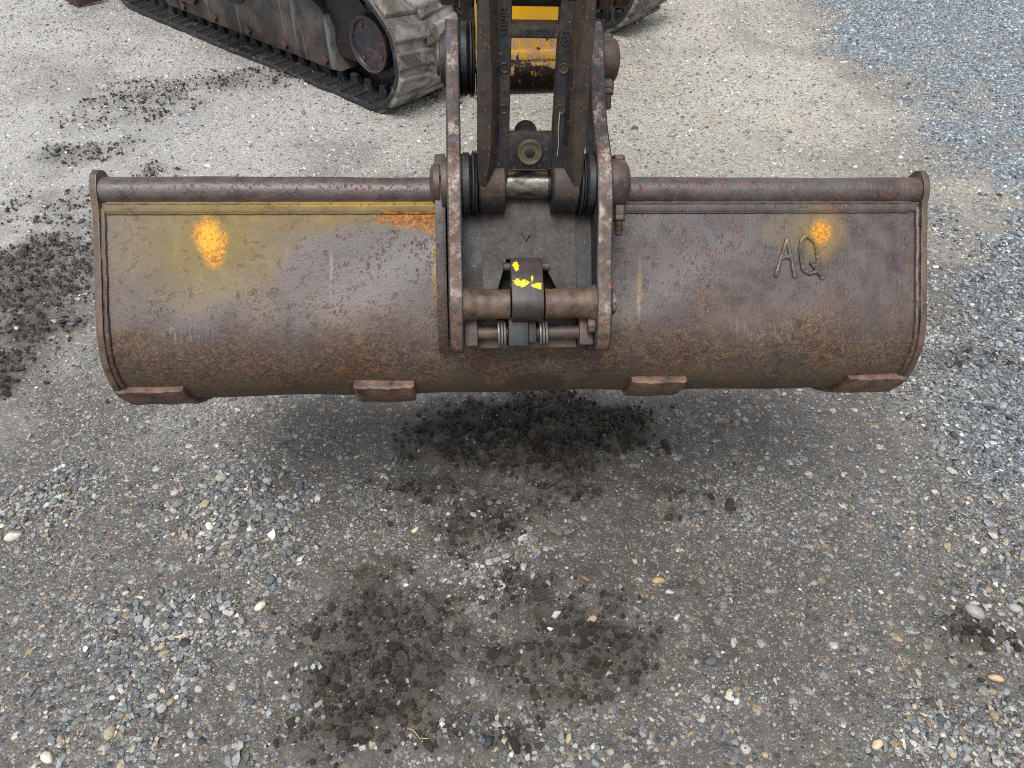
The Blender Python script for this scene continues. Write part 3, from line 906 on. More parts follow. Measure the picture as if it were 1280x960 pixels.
# wear pads
def pad(x0, x1, t0, t1, thick, cutl, cutr):
    bm = bmesh.new()
    nu, nw = 14, 14
    grid = {}
    for layer, off in ((0, -0.004), (1, thick * 0.72), (2, thick)):
        for j in range(nw + 1):
            t = j / nw
            for i in range(nu + 1):
                u = i / nu
                ins = 0.0 if layer < 2 else 0.007
                a0, a1 = x0 + cutl * max(0, t - 0.45) ** 1.3 * 1.6, x1 - cutr * max(0, t - 0.45) ** 1.3 * 1.6
                a0, a1 = a0 + ins, a1 - ins
                th0, th1 = t0 + ins * 150, t1 - ins * 150
                x = a0 + (a1 - a0) * u
                th = th0 + (th1 - th0) * t
                w = off + (0.0011 * math.sin(x * 97 + th * 0.2 + x0 * 50) + 0.0009 * math.sin(x * 290 + th * 0.7) if layer else 0)
                y, z = prof(-Z_ARC + ARC_R * R(th), w)
                grid[layer, i, j] = bm.verts.new((x, y, z))
    for j in range(nw):
        for i in range(nu):
            bm.faces.new((grid[2, i, j], grid[2, i + 1, j], grid[2, i + 1, j + 1], grid[2, i, j + 1]))
    for la, lb in ((0, 1), (1, 2)):
        for i in range(nu):
            bm.faces.new((grid[la, i, 0], grid[la, i + 1, 0], grid[lb, i + 1, 0], grid[lb, i, 0]))
            bm.faces.new((grid[la, i, nw], grid[lb, i, nw], grid[lb, i + 1, nw], grid[la, i + 1, nw]))
        for j in range(nw):
            bm.faces.new((grid[la, 0, j], grid[lb, 0, j], grid[lb, 0, j + 1], grid[la, 0, j + 1]))
            bm.faces.new((grid[la, nu, j], grid[la, nu, j + 1], grid[lb, nu, j + 1], grid[lb, nu, j]))
    return build('wear_pad', bm, M['pad'], bucket, None, 28)


pad(-0.753, -0.630, 55, 112, 0.012, 0.075, -0.030)
pad(-0.318, -0.206, 53, 116, 0.015, 0.026, 0.016)
pad(0.207, 0.313, 53, 114, 0.012, 0.014, 0.028)
pad(0.632, 0.753, 53, 112, 0.012, -0.030, 0.075)
# weld bead letters
def bead(pts, r=0.0044):
    bm = bmesh.new()
    out = []
    for a, b in zip(pts[:-1], pts[1:]):
        a, b = Vector((a[0], a[1])), Vector((b[0], b[1]))
        n = max(2, int((b - a).length / 0.0032))
        for k in range(n):
            p = a.lerp(b, k / n)
            out.append((p.x + random.uniform(-.0006, .0006), -0.0022, p.y + random.uniform(-.0006, .0006)))
    out.append((pts[-1][0], -0.0012, pts[-1][1]))
    rs = [r * (1 + 0.12 * math.sin(i * 2.4) + random.uniform(-0.10, 0.10)) for i in range(len(out))]
    rs[0] *= 0.7
    rs[-1] *= 1.25
    b_tube(bm, out, r, 8, 0.0, rs)
    return bm


def lp(px, py):      # letter sheet: 0..1 across both letters
    return (0.4655 + px * 0.0905, -0.1205 - py * 0.0690)


A = [[lp(0.0, 1.0), lp(0.10, 0.55), lp(0.22, 0.10), lp(0.245, 0.03)], [lp(0.245, 0.03), lp(0.29, 0.22), lp(0.35, 0.55), lp(0.385, 0.82), lp(0.41, 0.97)], [lp(0.11, 0.52), lp(0.20, 0.47), lp(0.33, 0.48)]]
Q = [[lp(0.78, 0.0), lp(0.66, -0.10), lp(0.56, 0.0), lp(0.53, 0.25), lp(0.55, 0.55), lp(0.60, 0.82), lp(0.72, 0.90), lp(0.86, 0.86), lp(0.90, 0.62), lp(0.885, 0.30), lp(0.84, 0.08), lp(0.78, 0.0)], [lp(0.73, 0.58), lp(0.86, 0.78), lp(0.99, 1.02)]]
for strokes in (A, Q):
    bm = bmesh.new()
    for st in strokes:
        b2 = bead(st)
        t = bpy.data.meshes.new('t')
        b2.to_mesh(t)
        b2.free()
        bm.from_mesh(t)
        bpy.data.meshes.remove(t)
    o = build('weld_letter', bm, M['bucket'], bucket)
    o['label'] = 'letter %s written as a raised weld bead' % ('A' if strokes is A else 'Q')
# ears (mounting brackets)
ear = [(0.010, -0.004), (-0.030, 0.016), (-0.075, 0.016), (-0.100, -0.005), (-0.108, -0.045), (-0.100, -0.10), (-0.085, -0.20), (-0.060, -0.27), (-0.030, -0.306), (-0.004, -0.322), (0.006, -0.315), (0.004, -0.10)]
for x0, x1 in ((-0.1565, -0.1385), (0.113, 0.1335)):
    bm = bmesh.new()
    b_prism(bm, [(y + (0.004 if x0 > 0 else 0), z) for y, z in ear], x0, x1, 0.0022)
    build('mounting_ear', bm, M['bucket'], bucket)
# cutting edge
bm = bmesh.new()
y0, z0 = prof(S_END - 0.03, 0.011)
y1, z1 = prof(S_END + 0.06, 0.011)
y2, z2 = prof(S_END + 0.06, 0.006)
y3, z3 = prof(S_END - 0.03, 0.0005)
b_prism(bm, [(y0, z0), (y1, z1), (y2, z2), (y3, z3)], -0.7405, 0.7405, 0.0)
build('cutting_edge', bm, M['bucket'], bucket)

# ------------------------------------------------------------------ quick hitch
hitch = empty('quick_hitch', B_M, 'pitted steel quick hitch clamped to the middle of the bucket', 'quick hitch')
hp = [(-0.030, 0.262), (-0.056, 0.248), (-0.070, 0.222), (-0.074, 0.19), (-0.078, 0.13), (-0.088, 0.075), (-0.112, 0.030), (-0.133, -0.005), (-0.141, -0.040), (-0.139, -0.080), (-0.128, -0.135), (-0.122, -0.190),
      (-0.124, -0.235), (-0.117, -0.270), (-0.107, -0.300), (-0.094, -0.318), (-0.078, -0.324), (-0.062, -0.316), (-0.048, -0.285), (-0.034, -0.225), (-0.026, -0.16), (-0.026, -0.06), (-0.024, 0.02), (-0.002, 0.07), (0.030, 0.13), (0.046, 0.18),
      (0.045, 0.22), (0.026, 0.252), (-0.002, 0.266)]


def smooth_poly(pts, it=2):
    for _ in range(it):
        q = []
        for i in range(len(pts)):
            a, b = pts[i], pts[(i + 1) % len(pts)]
            q += [(a[0] * .75 + b[0] * .25, a[1] * .75 + b[1] * .25), (a[0] * .25 + b[0] * .75, a[1] * .25 + b[1] * .75)]
        pts = q
    return pts


hps = smooth_poly(hp, 1)
for sgn in (-1, 1):
    bm = bmesh.new()
    xa, xb = (-0.1355, -0.1115) if sgn < 0 else (0.1110, 0.1375)
    b_prism(bm, hps, xa, xb, 0.003, 0, 1)
    build('side_plate', bm, [M['paint'], M['edge']], hitch)
# inner bosses and seals round both pins
for (cy, cz, r) in ((-0.013, 0.198, 0.061), (-0.09, -0.038, 0.051)):
    for sgn in (-1, 1):
        bm = bmesh.new()
        x0, x1 = sorted((sgn * 0.0955, sgn * 0.1125))
        b_cyl(bm, 'x', x0, x1, (0, cy, cz), r, 48, 0.004)
        build('pin_boss', bm, M['link'], hitch)
        bm = bmesh.new()
        x0, x1 = sorted((sgn * 0.0845, sgn * 0.0950))
        b_lathe(bm, [(x0, r - 0.004), (x0 + 0.002, r + 0.002), ((x0 + x1) / 2 - .001, r + 0.003), ((x0 + x1) / 2, r - 0.002), ((x0 + x1) / 2 + .001, r + 0.003), (x1 - 0.002, r + 0.002), (x1, r - 0.004)], 'x', (0, cy, cz), 48)
        build('seal_ring', bm, M['black'], hitch)
# pins
for (cy, cz, rr, low) in ((-0.013, 0.198, 0.024, False), (-0.09, -0.038, 0.0245, True)):
    bm = bmesh.new()
    b_cyl(bm, 'x', -0.140, 0.150, (0, cy, cz), rr, 48, 0.001)
    pin = build('hitch_pin', bm, M['pin'], hitch)
    # right: keeper collar with through bolt
    bm = bmesh.new()
    rc = 0.0405 if low else 0.039
    b_lathe(bm, [(0.1372, rc), (0.1420, rc + 0.0005), (0.160, rc), (0.1655, rc - 0.003), (0.170, rc - 0.010), (0.1735, rc - 0.022), (0.174, 0.004)], 'x', (0, cy, cz), 44)
    build('pin_collar', bm, M['brown'], hitch)
    bx = 0.1545 if low else 0.1515
    zb = cz - rc
    bm = bmesh.new()
    b_hex(bm, 'z', zb - 0.013, zb + 0.003, (bx, cy - 0.004, 0), 0.0128)
    b_hex(bm, 'z', zb - 0.0225, zb - 0.0132, (bx, cy - 0.004, 0), 0.0118)
    nut = build('keeper_nut', bm, M['brown'], hitch)
    bm = bmesh.new()
    pr = [(zb - 0.047, 0.0060), (zb - 0.0455, 0.0074)]
    t = zb - 0.0445
    while t < zb - 0.020:
        pr += [(t, 0.0068), (t + 0.0010, 0.0076)]
        t += 0.0021
    b_lathe(bm, pr, 'z', (bx, cy - 0.004, 0), 16)
    build('keeper_bolt', bm, M['olive'] if not low else M['brown'], hitch)
    bm = bmesh.new()
    b_hex(bm, 'z', cz + rc - 0.002, cz + rc + 0.006, (bx, cy - 0.002, 0), 0.0125)
    build('bolt_head', bm, M['brown'], hitch)
    # left: washers and domed head
    bm = bmesh.new()
    if low:
        b_lathe(bm, [(-0.1450, 0.034), (-0.1440, 0.043), (-0.1352, 0.044)], 'x', (0, cy, cz), 44)
    else:
        b_lathe(bm, [(-0.1460, 0.036), (-0.1445, 0.041), (-0.140, 0.042), (-0.1395, 0.047), (-0.1352, 0.048)], 'x', (0, cy, cz), 44)
    build('washer', bm, M['paint'] if not low else M['brown'], hitch)
    bm = bmesh.new()
    if low:
        b_lathe(bm, [(-0.1652, 0.004), (-0.1640, 0.020), (-0.1610, 0.0295), (-0.1570, 0.0335), (-0.1480, 0.034)], 'x', (0, cy, cz), 44)
    else:
        b_lathe(bm, [(-0.1525, 0.004), (-0.1520, 0.024), (-0.1505, 0.0275), (-0.1440, 0.028)], 'x', (0, cy, cz), 44)
    build('pin_head', bm, M['brown'], hitch)
# body plate with the latch opening, and raised centre panel
def plate_with_hole(bm, x0, x1, z0, z1, hole, yf, yb):
    """hole: bottom-left, bottom-right, top-right, top-left"""
    o = [(x0, z0), (x1, z0), (x1, z1), (x0, z1)]
    for y, flip in ((yf, False), (yb, True)):
        vo = [bm.verts.new((x, y, z)) for x, z in o]
        vh = [bm.verts.new((x, y, z)) for x, z in hole]
        for i in range(4):
            f = [vo[i], vo[(i + 1) % 4], vh[(i + 1) % 4], vh[i]]
            bm.faces.new(f[::-1] if flip else f)
        if not flip:
            fo, fh = vo, vh
    for i in range(4):
        bm.faces.new((fo[i], vo[i], vo[(i + 1) % 4], fo[(i + 1) % 4]))
        bm.faces.new((fh[i], fh[(i + 1) % 4], vh[(i + 1) % 4], vh[i]))


bm = bmesh.new()
plate_with_hole(bm, -0.112, 0.112, -0.236, -0.052, [(-0.0525, -0.2165), (0.0505, -0.2165), (0.0235, -0.163), (-0.0375, -0.163)], -0.070, -0.056)
build('body_plate', bm, M['paint'], hitch)
bm = bmesh.new()
plate_with_hole(bm, -0.078, 0.083, -0.226, -0.056, [(-0.0530, -0.2160), (0.0510, -0.2160), (0.0230, -0.1625), (-0.0370, -0.1625)], -0.0755, -0.0699)
build('centre_panel', bm, M['panel'], hitch)
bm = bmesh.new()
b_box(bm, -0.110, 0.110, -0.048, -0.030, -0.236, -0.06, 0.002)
build('shade_backing', bm, M['void'], hitch)  # added sheet behind the latch opening, its shade put into the colour
# a scribed weld seam down the panel
bm = bmesh.new()
b_tube(bm, [(-0.004 + 0.0006 * math.sin(i * 1.9), -0.0757, -0.060 - i * 0.004) for i in range(16)], 0.0009, 5, 0.3)
build('weld_seam', bm, M['black'], hitch)
bm = bmesh.new()
b_tube(bm, [(-0.010, -0.0757, -0.119), (-0.005, -0.077, -0.125), (-0.003, -0.0775, -0.131), (0.001, -0.077, -0.124), (0.006, -0.0757, -0.120)], 0.0020, 6, 0.5)
build('weld_seam', bm, M['panel'], hitch)
# cross tube in two halves with flared roots
for xa, xb in ((-0.1118, -0.0335), (0.0255, 0.1112)):
    bm = bmesh.new()
    root = xa if xa < 0 else xb
    p = []
    for k in range(25):
        x = xa + (xb - xa) * k / 24
        d = abs(x - root)
        r = 0.0252 + 0.007 * math.exp(-d / 0.012) + 0.0005 * math.sin(x * 300)
        p.append((x, r))
    p = [(p[0][0], p[0][1] - 0.002)] + p + [(p[-1][0], p[-1][1] - 0.002)]
    b_lathe(bm, p, 'x', (0, -0.095, -0.2405), 40)
    build('cross_tube', bm, mat_brown_steel('tan_worn_steel', (0.013, 0.009, 0.006), (0.120, 0.076, 0.048), 0.55), hitch)
bm = bmesh.new()
b_cyl(bm, 'x', 0.1378, 0.1470, (0, -0.092, -0.238), 0.0235, 36, 0.004)
build('tube_end', bm, M['edge'], hitch)
# latch block wrapped round the tube
lt = [(-0.062, -0.158), (-0.088, -0.163), (-0.100, -0.178), (-0.120, -0.213)]
for k in range(9):
    a = R(150 + k * 17)
    lt.append((-0.095 + 0.0315 * math.cos(a), -0.2395 + 0.0315 * math.sin(a)))
lt += [(-0.062, -0.262)]
bm = bmesh.new()
b_prism(bm, lt, -0.0310, 0.0225, 0.0022)
latch = build('latch', bm, M['latch'], hitch)
bm = bmesh.new()
b_cyl(bm, 'x', -0.043, 0.036, (0, -0.078, -0.176), 0.0075, 20, 0.001)
build('latch_pivot', bm, M['brown'], hitch)
# lower pivot: shaft, centre block, coil springs, ledge
bm = bmesh.new()
b_cyl(bm, 'x', -0.110, 0.110, (0, -0.066, -0.288), 0.012, 24, 0.001)
build('spring_shaft', bm, M['brown'], hitch)
bm = bmesh.new()
b_box(bm, -0.036, -0.002, -0.096, -0.052, -0.312, -0.262, 0.003)
b_box(bm, -0.0015, 0.012, -0.088, -0.052, -0.306, -0.264, 0.002)
build('pivot_block', bm, M['paint'], hitch)
for x0 in (-0.0545, 0.0170):
    bm = bmesh.new()
    pts = []
    for k in range(3 * 20 + 1):
        a = 2 * math.pi * k / 20
        pts.append((x0 + 0.0052 * k / 20, -0.068 + 0.0225 * math.cos(a), -0.288 + 0.0225 * math.sin(a)))
    b_tube(bm, pts, 0.0021, 7)
    build('coil_spring', bm, M['steel'], hitch)
bm = bmesh.new()
b_box(bm, -0.111, -0.088, -0.084, -0.040, -0.311, -0.262, 0.003)
b_box(bm, 0.087, 0.1105, -0.084, -0.040, -0.311, -0.262, 0.003)
b_box(bm, -0.0875, 0.0865, -0.050, -0.034, -0.315, -0.240, 0.003)
build('base_block', bm, M['brown'], hitch)
bm = bmesh.new()
b_hex(bm, 'x', 0.099, 0.1108, (0, -0.097, -0.279), 0.0125)
build('clamp_bolt', bm, M['edge'], hitch)

# ------------------------------------------------------------------ excavator
T_S = Vector((-0.7526, 0.6585, 0)).normalized()
T_W = Vector((0.6585, 0.7526, 0)).normalized()
M0 = Vector((-0.575, 3.589, 0.0))
X_M = Matrix(((T_S.x, T_W.x, 0, M0.x), (T_S.y, T_W.y, 0, M0.y), (0, 0, 1, 0.0), (0, 0, 0, 1)))
excav = empty('excavator', X_M, 'tracked excavator with dusty rubber tracks and yellow dipper arm behind the bucket', 'excavator')
X_I = X_M.inverted()


def under(mat):
    """matrix of a world frame relative to the excavator"""
    return X_I @ mat


# machine coordinates: x backwards along the tracks (s), y across (w), z up
RAD, S0, S1 = 0.262, 0.10, 2.24
TRK_Z = RAD + 0.012


def belt_path(u):
    """u in metres along the belt centre line -> (s, z, tangent angle)"""
    L = S1 - S0
    c = math.pi * RAD
    u = u % (2 * L + 2 * c)
    if u < L:
        return (S0 + u, TRK_Z - RAD, 0.0)
    u -= L
    if u < c:
        a = u / RAD
        return (S1 + RAD * math.sin(a), TRK_Z - RAD * math.cos(a), a)
    u -= c
    if u < L:
        return (S1 - u, TRK_Z + RAD - 0.02 * math.sin(math.pi * u / L), math.pi)
    u -= L
    a = u / RAD
    return (S0 - RAD * math.sin(a), TRK_Z + RAD * math.cos(a), math.pi + a)


BELT_L = 2 * (S1 - S0) + 2 * math.pi * RAD
# one lug of each kind, shared by all copies
def lug_mesh(name, wid, length, hgt, skew, mat):
    bm = bmesh.new()
    top, bot = [], []
    for (a, b, t) in ((-.5, 0, 0.82), (.5, 0, 0.82), (.5, 1, 0.82), (-.5, 1, 0.82)):
        xx = a * length + (skew if b else 0)
        bot.append(bm.verts.new((xx * 1.12, b * wid, -0.004)))
        top.append(bm.verts.new((a * length * t + (skew if b else 0), b * wid * 0.94 + 0.03 * wid, hgt)))
    bm.faces.new(top)
    bm.faces.new(bot[::-1])
    for i in range(4):
        bm.faces.new((bot[i], bot[(i + 1) % 4], top[(i + 1) % 4], top[i]))
    bmesh.ops.bevel(bm, geom=[e for e in bm.edges], offset=0.0035, segments=1, affect='EDGES', clamp_overlap=True)
    bmesh.ops.recalc_face_normals(bm, faces=bm.faces)
    me = bpy.data.meshes.new(name)
    bm.to_mesh(me)
    bm.free()
    me.materials.append(mat)
    return me


lug_a = lug_mesh('tread_lug', 0.215, 0.074, 0.013, 0.022, M['dusty'])
lug_b = lug_mesh('tread_lug', 0.215, 0.074, 0.013, -0.022, M['dusty'])
guide = lug_mesh('guide_lug', 0.030, 0.050, 0.055, 0.0, M['rubber'])
rib = lug_mesh('cross_rib', 0.105, 0.030, 0.010, 0.0, M['rubber'])


def make_track(w0, w1):
    bm = bmesh.new()
    n = 150
    rows = []
    # cross-section: (w, outward offset) with a rounded rope edge
    cs = [(w0 + 0.010, -0.020), (w0 + 0.002, -0.016), (w0, -0.006), (w0 + 0.003, 0.006), (w0 + 0.014, 0.012), ((w0 + w1) / 2, 0.012), (w1 - 0.014, 0.012), (w1 - 0.003, 0.006), (w1, -0.006), (w1 - 0.002, -0.016), (w1 - 0.010, -0.020), (w1 - 0.022, -0.014), ((w0 + w1) / 2, -0.012), (w0 + 0.022, -0.014)]
    for k in range(n):
        s, z, a = belt_path(BELT_L * k / n)
        nx_, nz_ = math.sin(a), -math.cos(a)
        wob = 0.003 * math.sin(k * 1.3) + 0.003 * math.sin(k * 0.37)
        rows.append([bm.verts.new((s + nx_ * o, w + (wob if abs(w - (w0 + w1) / 2) > 0.1 else 0), z + nz_ * o)) for w, o in cs])
    m = len(cs)
    for k in range(n):
        a, b = rows[k], rows[(k + 1) % n]
        for i in range(m):
            f = bm.faces.new((a[i], a[(i + 1) % m], b[(i + 1) % m], b[i]))
            f.material_index = 1 if 3 <= i <= 7 else 0
    tr = build('rubber_track', bm, [M['rubber'], M['dusty']], excav, None, 50)
    pitch = BELT_L / 56
    for k in range(56):
        for side in (0, 1):
            u = pitch * (k + 0.5 * side)
            s, z, a = belt_path(u)
            if (z > TRK_Z + 0.15 and 0.35 < s < S1 + 0.1) or s > S1 - 0.1:
                continue            # the part of the belt nobody sees stays plain
            o = bpy.data.objects.new('tread_lug', lug_a if side == 0 else lug_b)
            COL.objects.link(o)
            o.parent = tr
            ex = Vector((math.cos(a), 0, math.sin(a)))
            ez = Vector((math.sin(a), 0, -math.cos(a)))
            ey = Vector((0, 1, 0))
            w = w0 + 0.004 if side == 0 else w1 - 0.219
            p = Vector((s, w, z)) + ez * 0.012
            o.matrix_local = Matrix(((ex.x, ey.x, ez.x, p.x), (ex.y, ey.y, ez.y, p.y), (ex.z, ey.z, ez.z, p.z), (0, 0, 0, 1)))
        s, z, a = belt_path(pitch * k)
        if z < TRK_Z + 0.02:
            ex = Vector((math.cos(a), 0, math.sin(a)))
            ez = Vector((-math.sin(a), 0, math.cos(a)))
            for nm, mesh, w in (('guide_lug', guide, w0 + 0.118), ('guide_lug', guide, w1 - 0.148), ('cross_rib', rib, w0 + 0.010)):
                o = bpy.data.objects.new(nm, mesh)
                COL.objects.link(o)
                o.parent = tr
                p = Vector((s, w, z)) + ez * 0.013
                o.matrix_local = Matrix(((ex.x, 0, ez.x, p.x), (ex.y, 1, ez.y, p.y), (ex.z, 0, ez.z, p.z), (0, 0, 0, 1)))
    return tr


make_track(-0.085, 0.315)
make_track(1.515, 1.915).location.x = -0.16


def make_frame(wo, sgn):
    """wo: outer face across, sgn: direction towards the machine's middle"""
    # main beam: polygon in (s, z) extruded across
    poly = [(0.36, 0.088), (0.43, 0.080), (1.95, 0.080), (2.02, 0.12), (2.02, 0.40), (0.52, 0.40), (0.45, 0.36), (0.405, 0.27), (0.415, 0.20), (0.395, 0.14)]
    bm = bmesh.new()
    b_prism(bm, [(z, s) for s, z in poly], wo, wo + sgn * 0.20, 0.006)
    for v in bm.verts:
        v.co = Vector((v.co.z, v.co.x, v.co.y))
    fr = build('track_frame', bm, M['frame'], excav)
    for s in (0.47, 0.80, 1.12, 1.44, 1.76):
        bm = bmesh.new()
        b_hex(bm, 'y', min(wo, wo - sgn * 0.016), max(wo, wo - sgn * 0.016), (s, 0, 0.118), 0.021)
        build('frame_bolt', bm, M['rustbolt'], fr)
    # top flange
    bm = bmesh.new()
    b_box(bm, 0.50, 2.02, min(wo - sgn * .012, wo + sgn * .1), max(wo - sgn * .012, wo + sgn * .1), 0.392, 0.408, 0.003)
    build('top_flange', bm, M['frame'], fr)
    # sunken cover and a bolted step plate
    bm = bmesh.new()
    b_prism(bm, smooth_poly([(0.24, 1.10), (0.24, 1.32), (0.36, 1.32), (0.36, 1.10)], 2), wo - sgn * 0.006, wo + sgn * 0.002, 0.002)
    for v in bm.verts:
        v.co = Vector((v.co.z, v.co.x, v.co.y))
    build('cover_plate', bm, M['paint'], fr)
    bm = bmesh.new()
    b_prism(bm, [(0.15, 1.62), (0.15, 1.93), (0.33, 1.93), (0.33, 1.56), (0.21, 1.56)], wo - sgn * 0.02, wo + sgn * 0.002, 0.004)
    for v in bm.verts:
        v.co = Vector((v.co.z, v.co.x, v.co.y))
    build('step_plate', bm, M['frame'], fr)
    # fork arm to the front wheel
    bm = bmesh.new()
    fork = smooth_poly([(0.46, 0.14), (0.20, 0.15), (0.12, 0.20), (0.11, 0.36), (0.20, 0.46), (0.36, 0.46), (0.46, 0.40)], 2)
    b_prism(bm, [(z, s) for s, z in fork], wo + sgn * 0.035, wo + sgn * 0.075, 0.003)
    for v in bm.verts:
        v.co = Vector((v.co.z, v.co.x, v.co.y))
    build('fork_arm', bm, M['paint'], fr)
    # wheel with hub cap at the front, plain wheel at the back
    for s, cap in ((0.115, True), (S1, False)):
        bm = bmesh.new()
        a, b = sorted((wo + sgn * 0.04, wo + sgn * 0.27))
        b_lathe(bm, [(a, 0.14), (a + .002, 0.165), (a + .03, 0.17), (a + .04, RAD - 0.03), (b - .04, RAD - 0.03), (b - .03, 0.17), (b - .002, 0.165), (b, 0.14)], 'y', (s, 0, TRK_Z), 48)
        wh = build('wheel', bm, M['paint'], excav)
        if cap:
            bm = bmesh.new()
            d = 0.055
            pr = [(wo + sgn * (0.045 - d + 0.011), 0.004), (wo + sgn * (0.045 - d + 0.011), 0.108), (wo + sgn * (0.045 - d + 0.003), 0.112), (wo + sgn * (0.045 - d), 0.120), (wo + sgn * (0.045 - d + 0.004), 0.127), (wo + sgn * 0.045, 0.130)]
            b_lathe(bm, pr, 'y', (s, 0, TRK_Z), 56)
            cp = build('hub_cap', bm, M['hub'], wh)
            for ang in (-55, -150, 60):
                bm = bmesh.new()
                y0 = wo + sgn * (0.045 - d + 0.011)
                b_cyl(bm, 'y', min(y0, y0 - sgn * .006), max(y0, y0 - sgn * .006), (s + 0.088 * math.cos(R(ang)), 0, TRK_Z + 0.088 * math.sin(R(ang))), 0.011, 12, 0.002)
                build('hub_plug', bm, M['rustbolt'], wh)
            bm = bmesh.new()
            pts = [(s + 0.1215 * math.cos(2 * math.pi * k / 60), wo + sgn * (0.045 - d + 0.001), TRK_Z + 0.1215 * math.sin(2 * math.pi * k / 60)) for k in range(61)]
            b_tube(bm, pts, 0.0045, 7, 0.12)
            build('cap_rim', bm, M['rustbolt'], wh)
    # lower rollers
    for s in (0.55, 0.95, 1.35, 1.75):
        bm = bmesh.new()
        a, b = sorted((wo + sgn * 0.035, wo + sgn * 0.19))
        b_lathe(bm, [(a, 0.04), (a, 0.06), (a + .03, 0.06), (a + .032, 0.045), (b - .032, 0.045), (b - .03, 0.06), (b, 0.06), (b, 0.04)], 'y', (s, 0, 0.094), 24)
        build('roller', bm, M['paint'], fr)


make_frame(0.004, 1)
make_frame(1.846, -1)
# cross frame, blade, slew ring, upper body
bm = bmesh.new()
b_box(bm, 0.75, 1.65, 0.203, 1.647, 0.22, 0.46, 0.01)
build('cross_frame', bm, M['frame'], excav)
bm = bmesh.new()
bl = [(2.86, 0.045), (2.80, 0.10), (2.765, 0.22), (2.79, 0.36), (2.84, 0.42), (2.87, 0.42), (2.82, 0.34), (2.80, 0.22), (2.83, 0.11), (2.885, 0.05)]
b_prism(bm, [(z, s) for s, z in bl], -0.245, 2.095, 0.0)
for v in bm.verts:
    v.co = Vector((v.co.z, v.co.x, v.co.y))
blade = build('dozer_blade', bm, M['frame'], excav)
blade.location.x = -0.20
bm = bmesh.new()
b_box(bm, 2.775, 2.90, -0.290, -0.247, 0.025, 0.44, 0.004)
b_box(bm, 2.740, 2.797, -0.285, -0.120, 0.022, 0.075, 0.004)
build('blade_end', bm, M['rustbolt'], blade)
for w in (0.62, 1.23):
    bm = bmesh.new()
    b_box(bm, 1.55, 2.80, w - 0.04, w + 0.04, 0.17, 0.27, 0.006)
    build('blade_arm', bm, M['frame'], blade)
bm = bmesh.new()
b_cyl(bm, 'z', 0.46, 0.62, (1.15, 0.925, 0), 0.42, 48, 0.02)
build('slew_ring', bm, M['paint'], excav)
H_W = Matrix.Translation((X_M @ Vector((1.15, 0.925, 0)))) @ Matrix.Rotation(R(8), 4, 'Z')
H_M = under(H_W)
bm = bmesh.new()
b_box(bm, -0.92, 0.92, -0.95, 1.05, 0.62, 0.78, 0.03)
deck = build('upper_deck', bm, M['housegrey'], excav, H_M)
bm = bmesh.new()
b_prism(bm, [(0.0, 0.783), (1.02, 0.783), (1.05, 0.95), (0.98, 1.45), (0.10, 1.48), (0.0, 1.2)], -0.90, 0.90, 0.05)
build('engine_cover', bm, M['cleanyellow'], deck)
bm = bmesh.new()
b_prism(bm, [(-0.93, 0.783), (-0.02, 0.783), (-0.02, 2.40), (-0.75, 2.42), (-0.97, 1.60)], -0.90, 0.0, 0.04)
build('cab', bm, M['housegrey'], deck)
bm = bmesh.new()
b_prism(bm, [(-0.80, 1.25), (-0.10, 1.25), (-0.10, 2.28), (-0.72, 2.30), (-0.88, 1.62)], -0.905, 0.006, 0.01)
build('cab_window', bm, M['glass'], deck)
# dipper arm (frame D_M: z up along the arm from the nose pin)
dip = bpy.data.objects
bm = bmesh.new()
b_prism(bm, [(-0.0555, 0.012), (-0.0555, 0.10), (-0.075, 0.6), (-0.10, 1.55), (0.14, 1.60), (0.13, 0.6), (0.060, 0.10), (0.05, 0.01)], -0.081, 0.081, 0.004)
dipper = build('dipper_arm', bm, M['yellow'], excav, under(D_M))
bm = bmesh.new()
b_cyl(bm, 'x', -0.0835, 0.0835, (0, 0, 0), 0.057, 56, 0.003)
build('nose_boss', bm, M['yellow'], dipper)
bm = bmesh.new()
b_box(bm, -0.0825, 0.0825, -0.0600, -0.0500, 0.006, 0.022, 0.003)
build('nose_rib', bm, M['yellow'], dipper)
# boom
bt = D_M @ Vector((0, 0.02, 1.52))
hb = H_W @ Vector((0.25, -0.75, 1.0))
bm = bmesh.new()
mid = (bt + hb) / 2 + Vector((0, 0.1, 0.75))
path = [bt, bt.lerp(mid, 0.55) + Vector((0, 0, 0.06)), mid, mid.lerp(hb, 0.5), hb]
b_tube(bm, [tuple(p) for p in path], 0.15, 4, 0, [0.11, 0.16, 0.20, 0.18, 0.14])
build('boom', bm, M['cleanyellow'], excav, X_I.copy())

# tipping link (frame L_M: z up along the link from the hitch pin)
def loft(bm, secs):
    rows = [[bm.verts.new(p) for p in s] for s in secs]
    m = len(rows[0])
    for a, b in zip(rows[:-1], rows[1:]):
        for i in range(m):
            bm.faces.new((a[i], a[(i + 1) % m], b[(i + 1) % m], b[i]))
    bm.faces.new(rows[0][::-1])
    bm.faces.new(rows[-1])


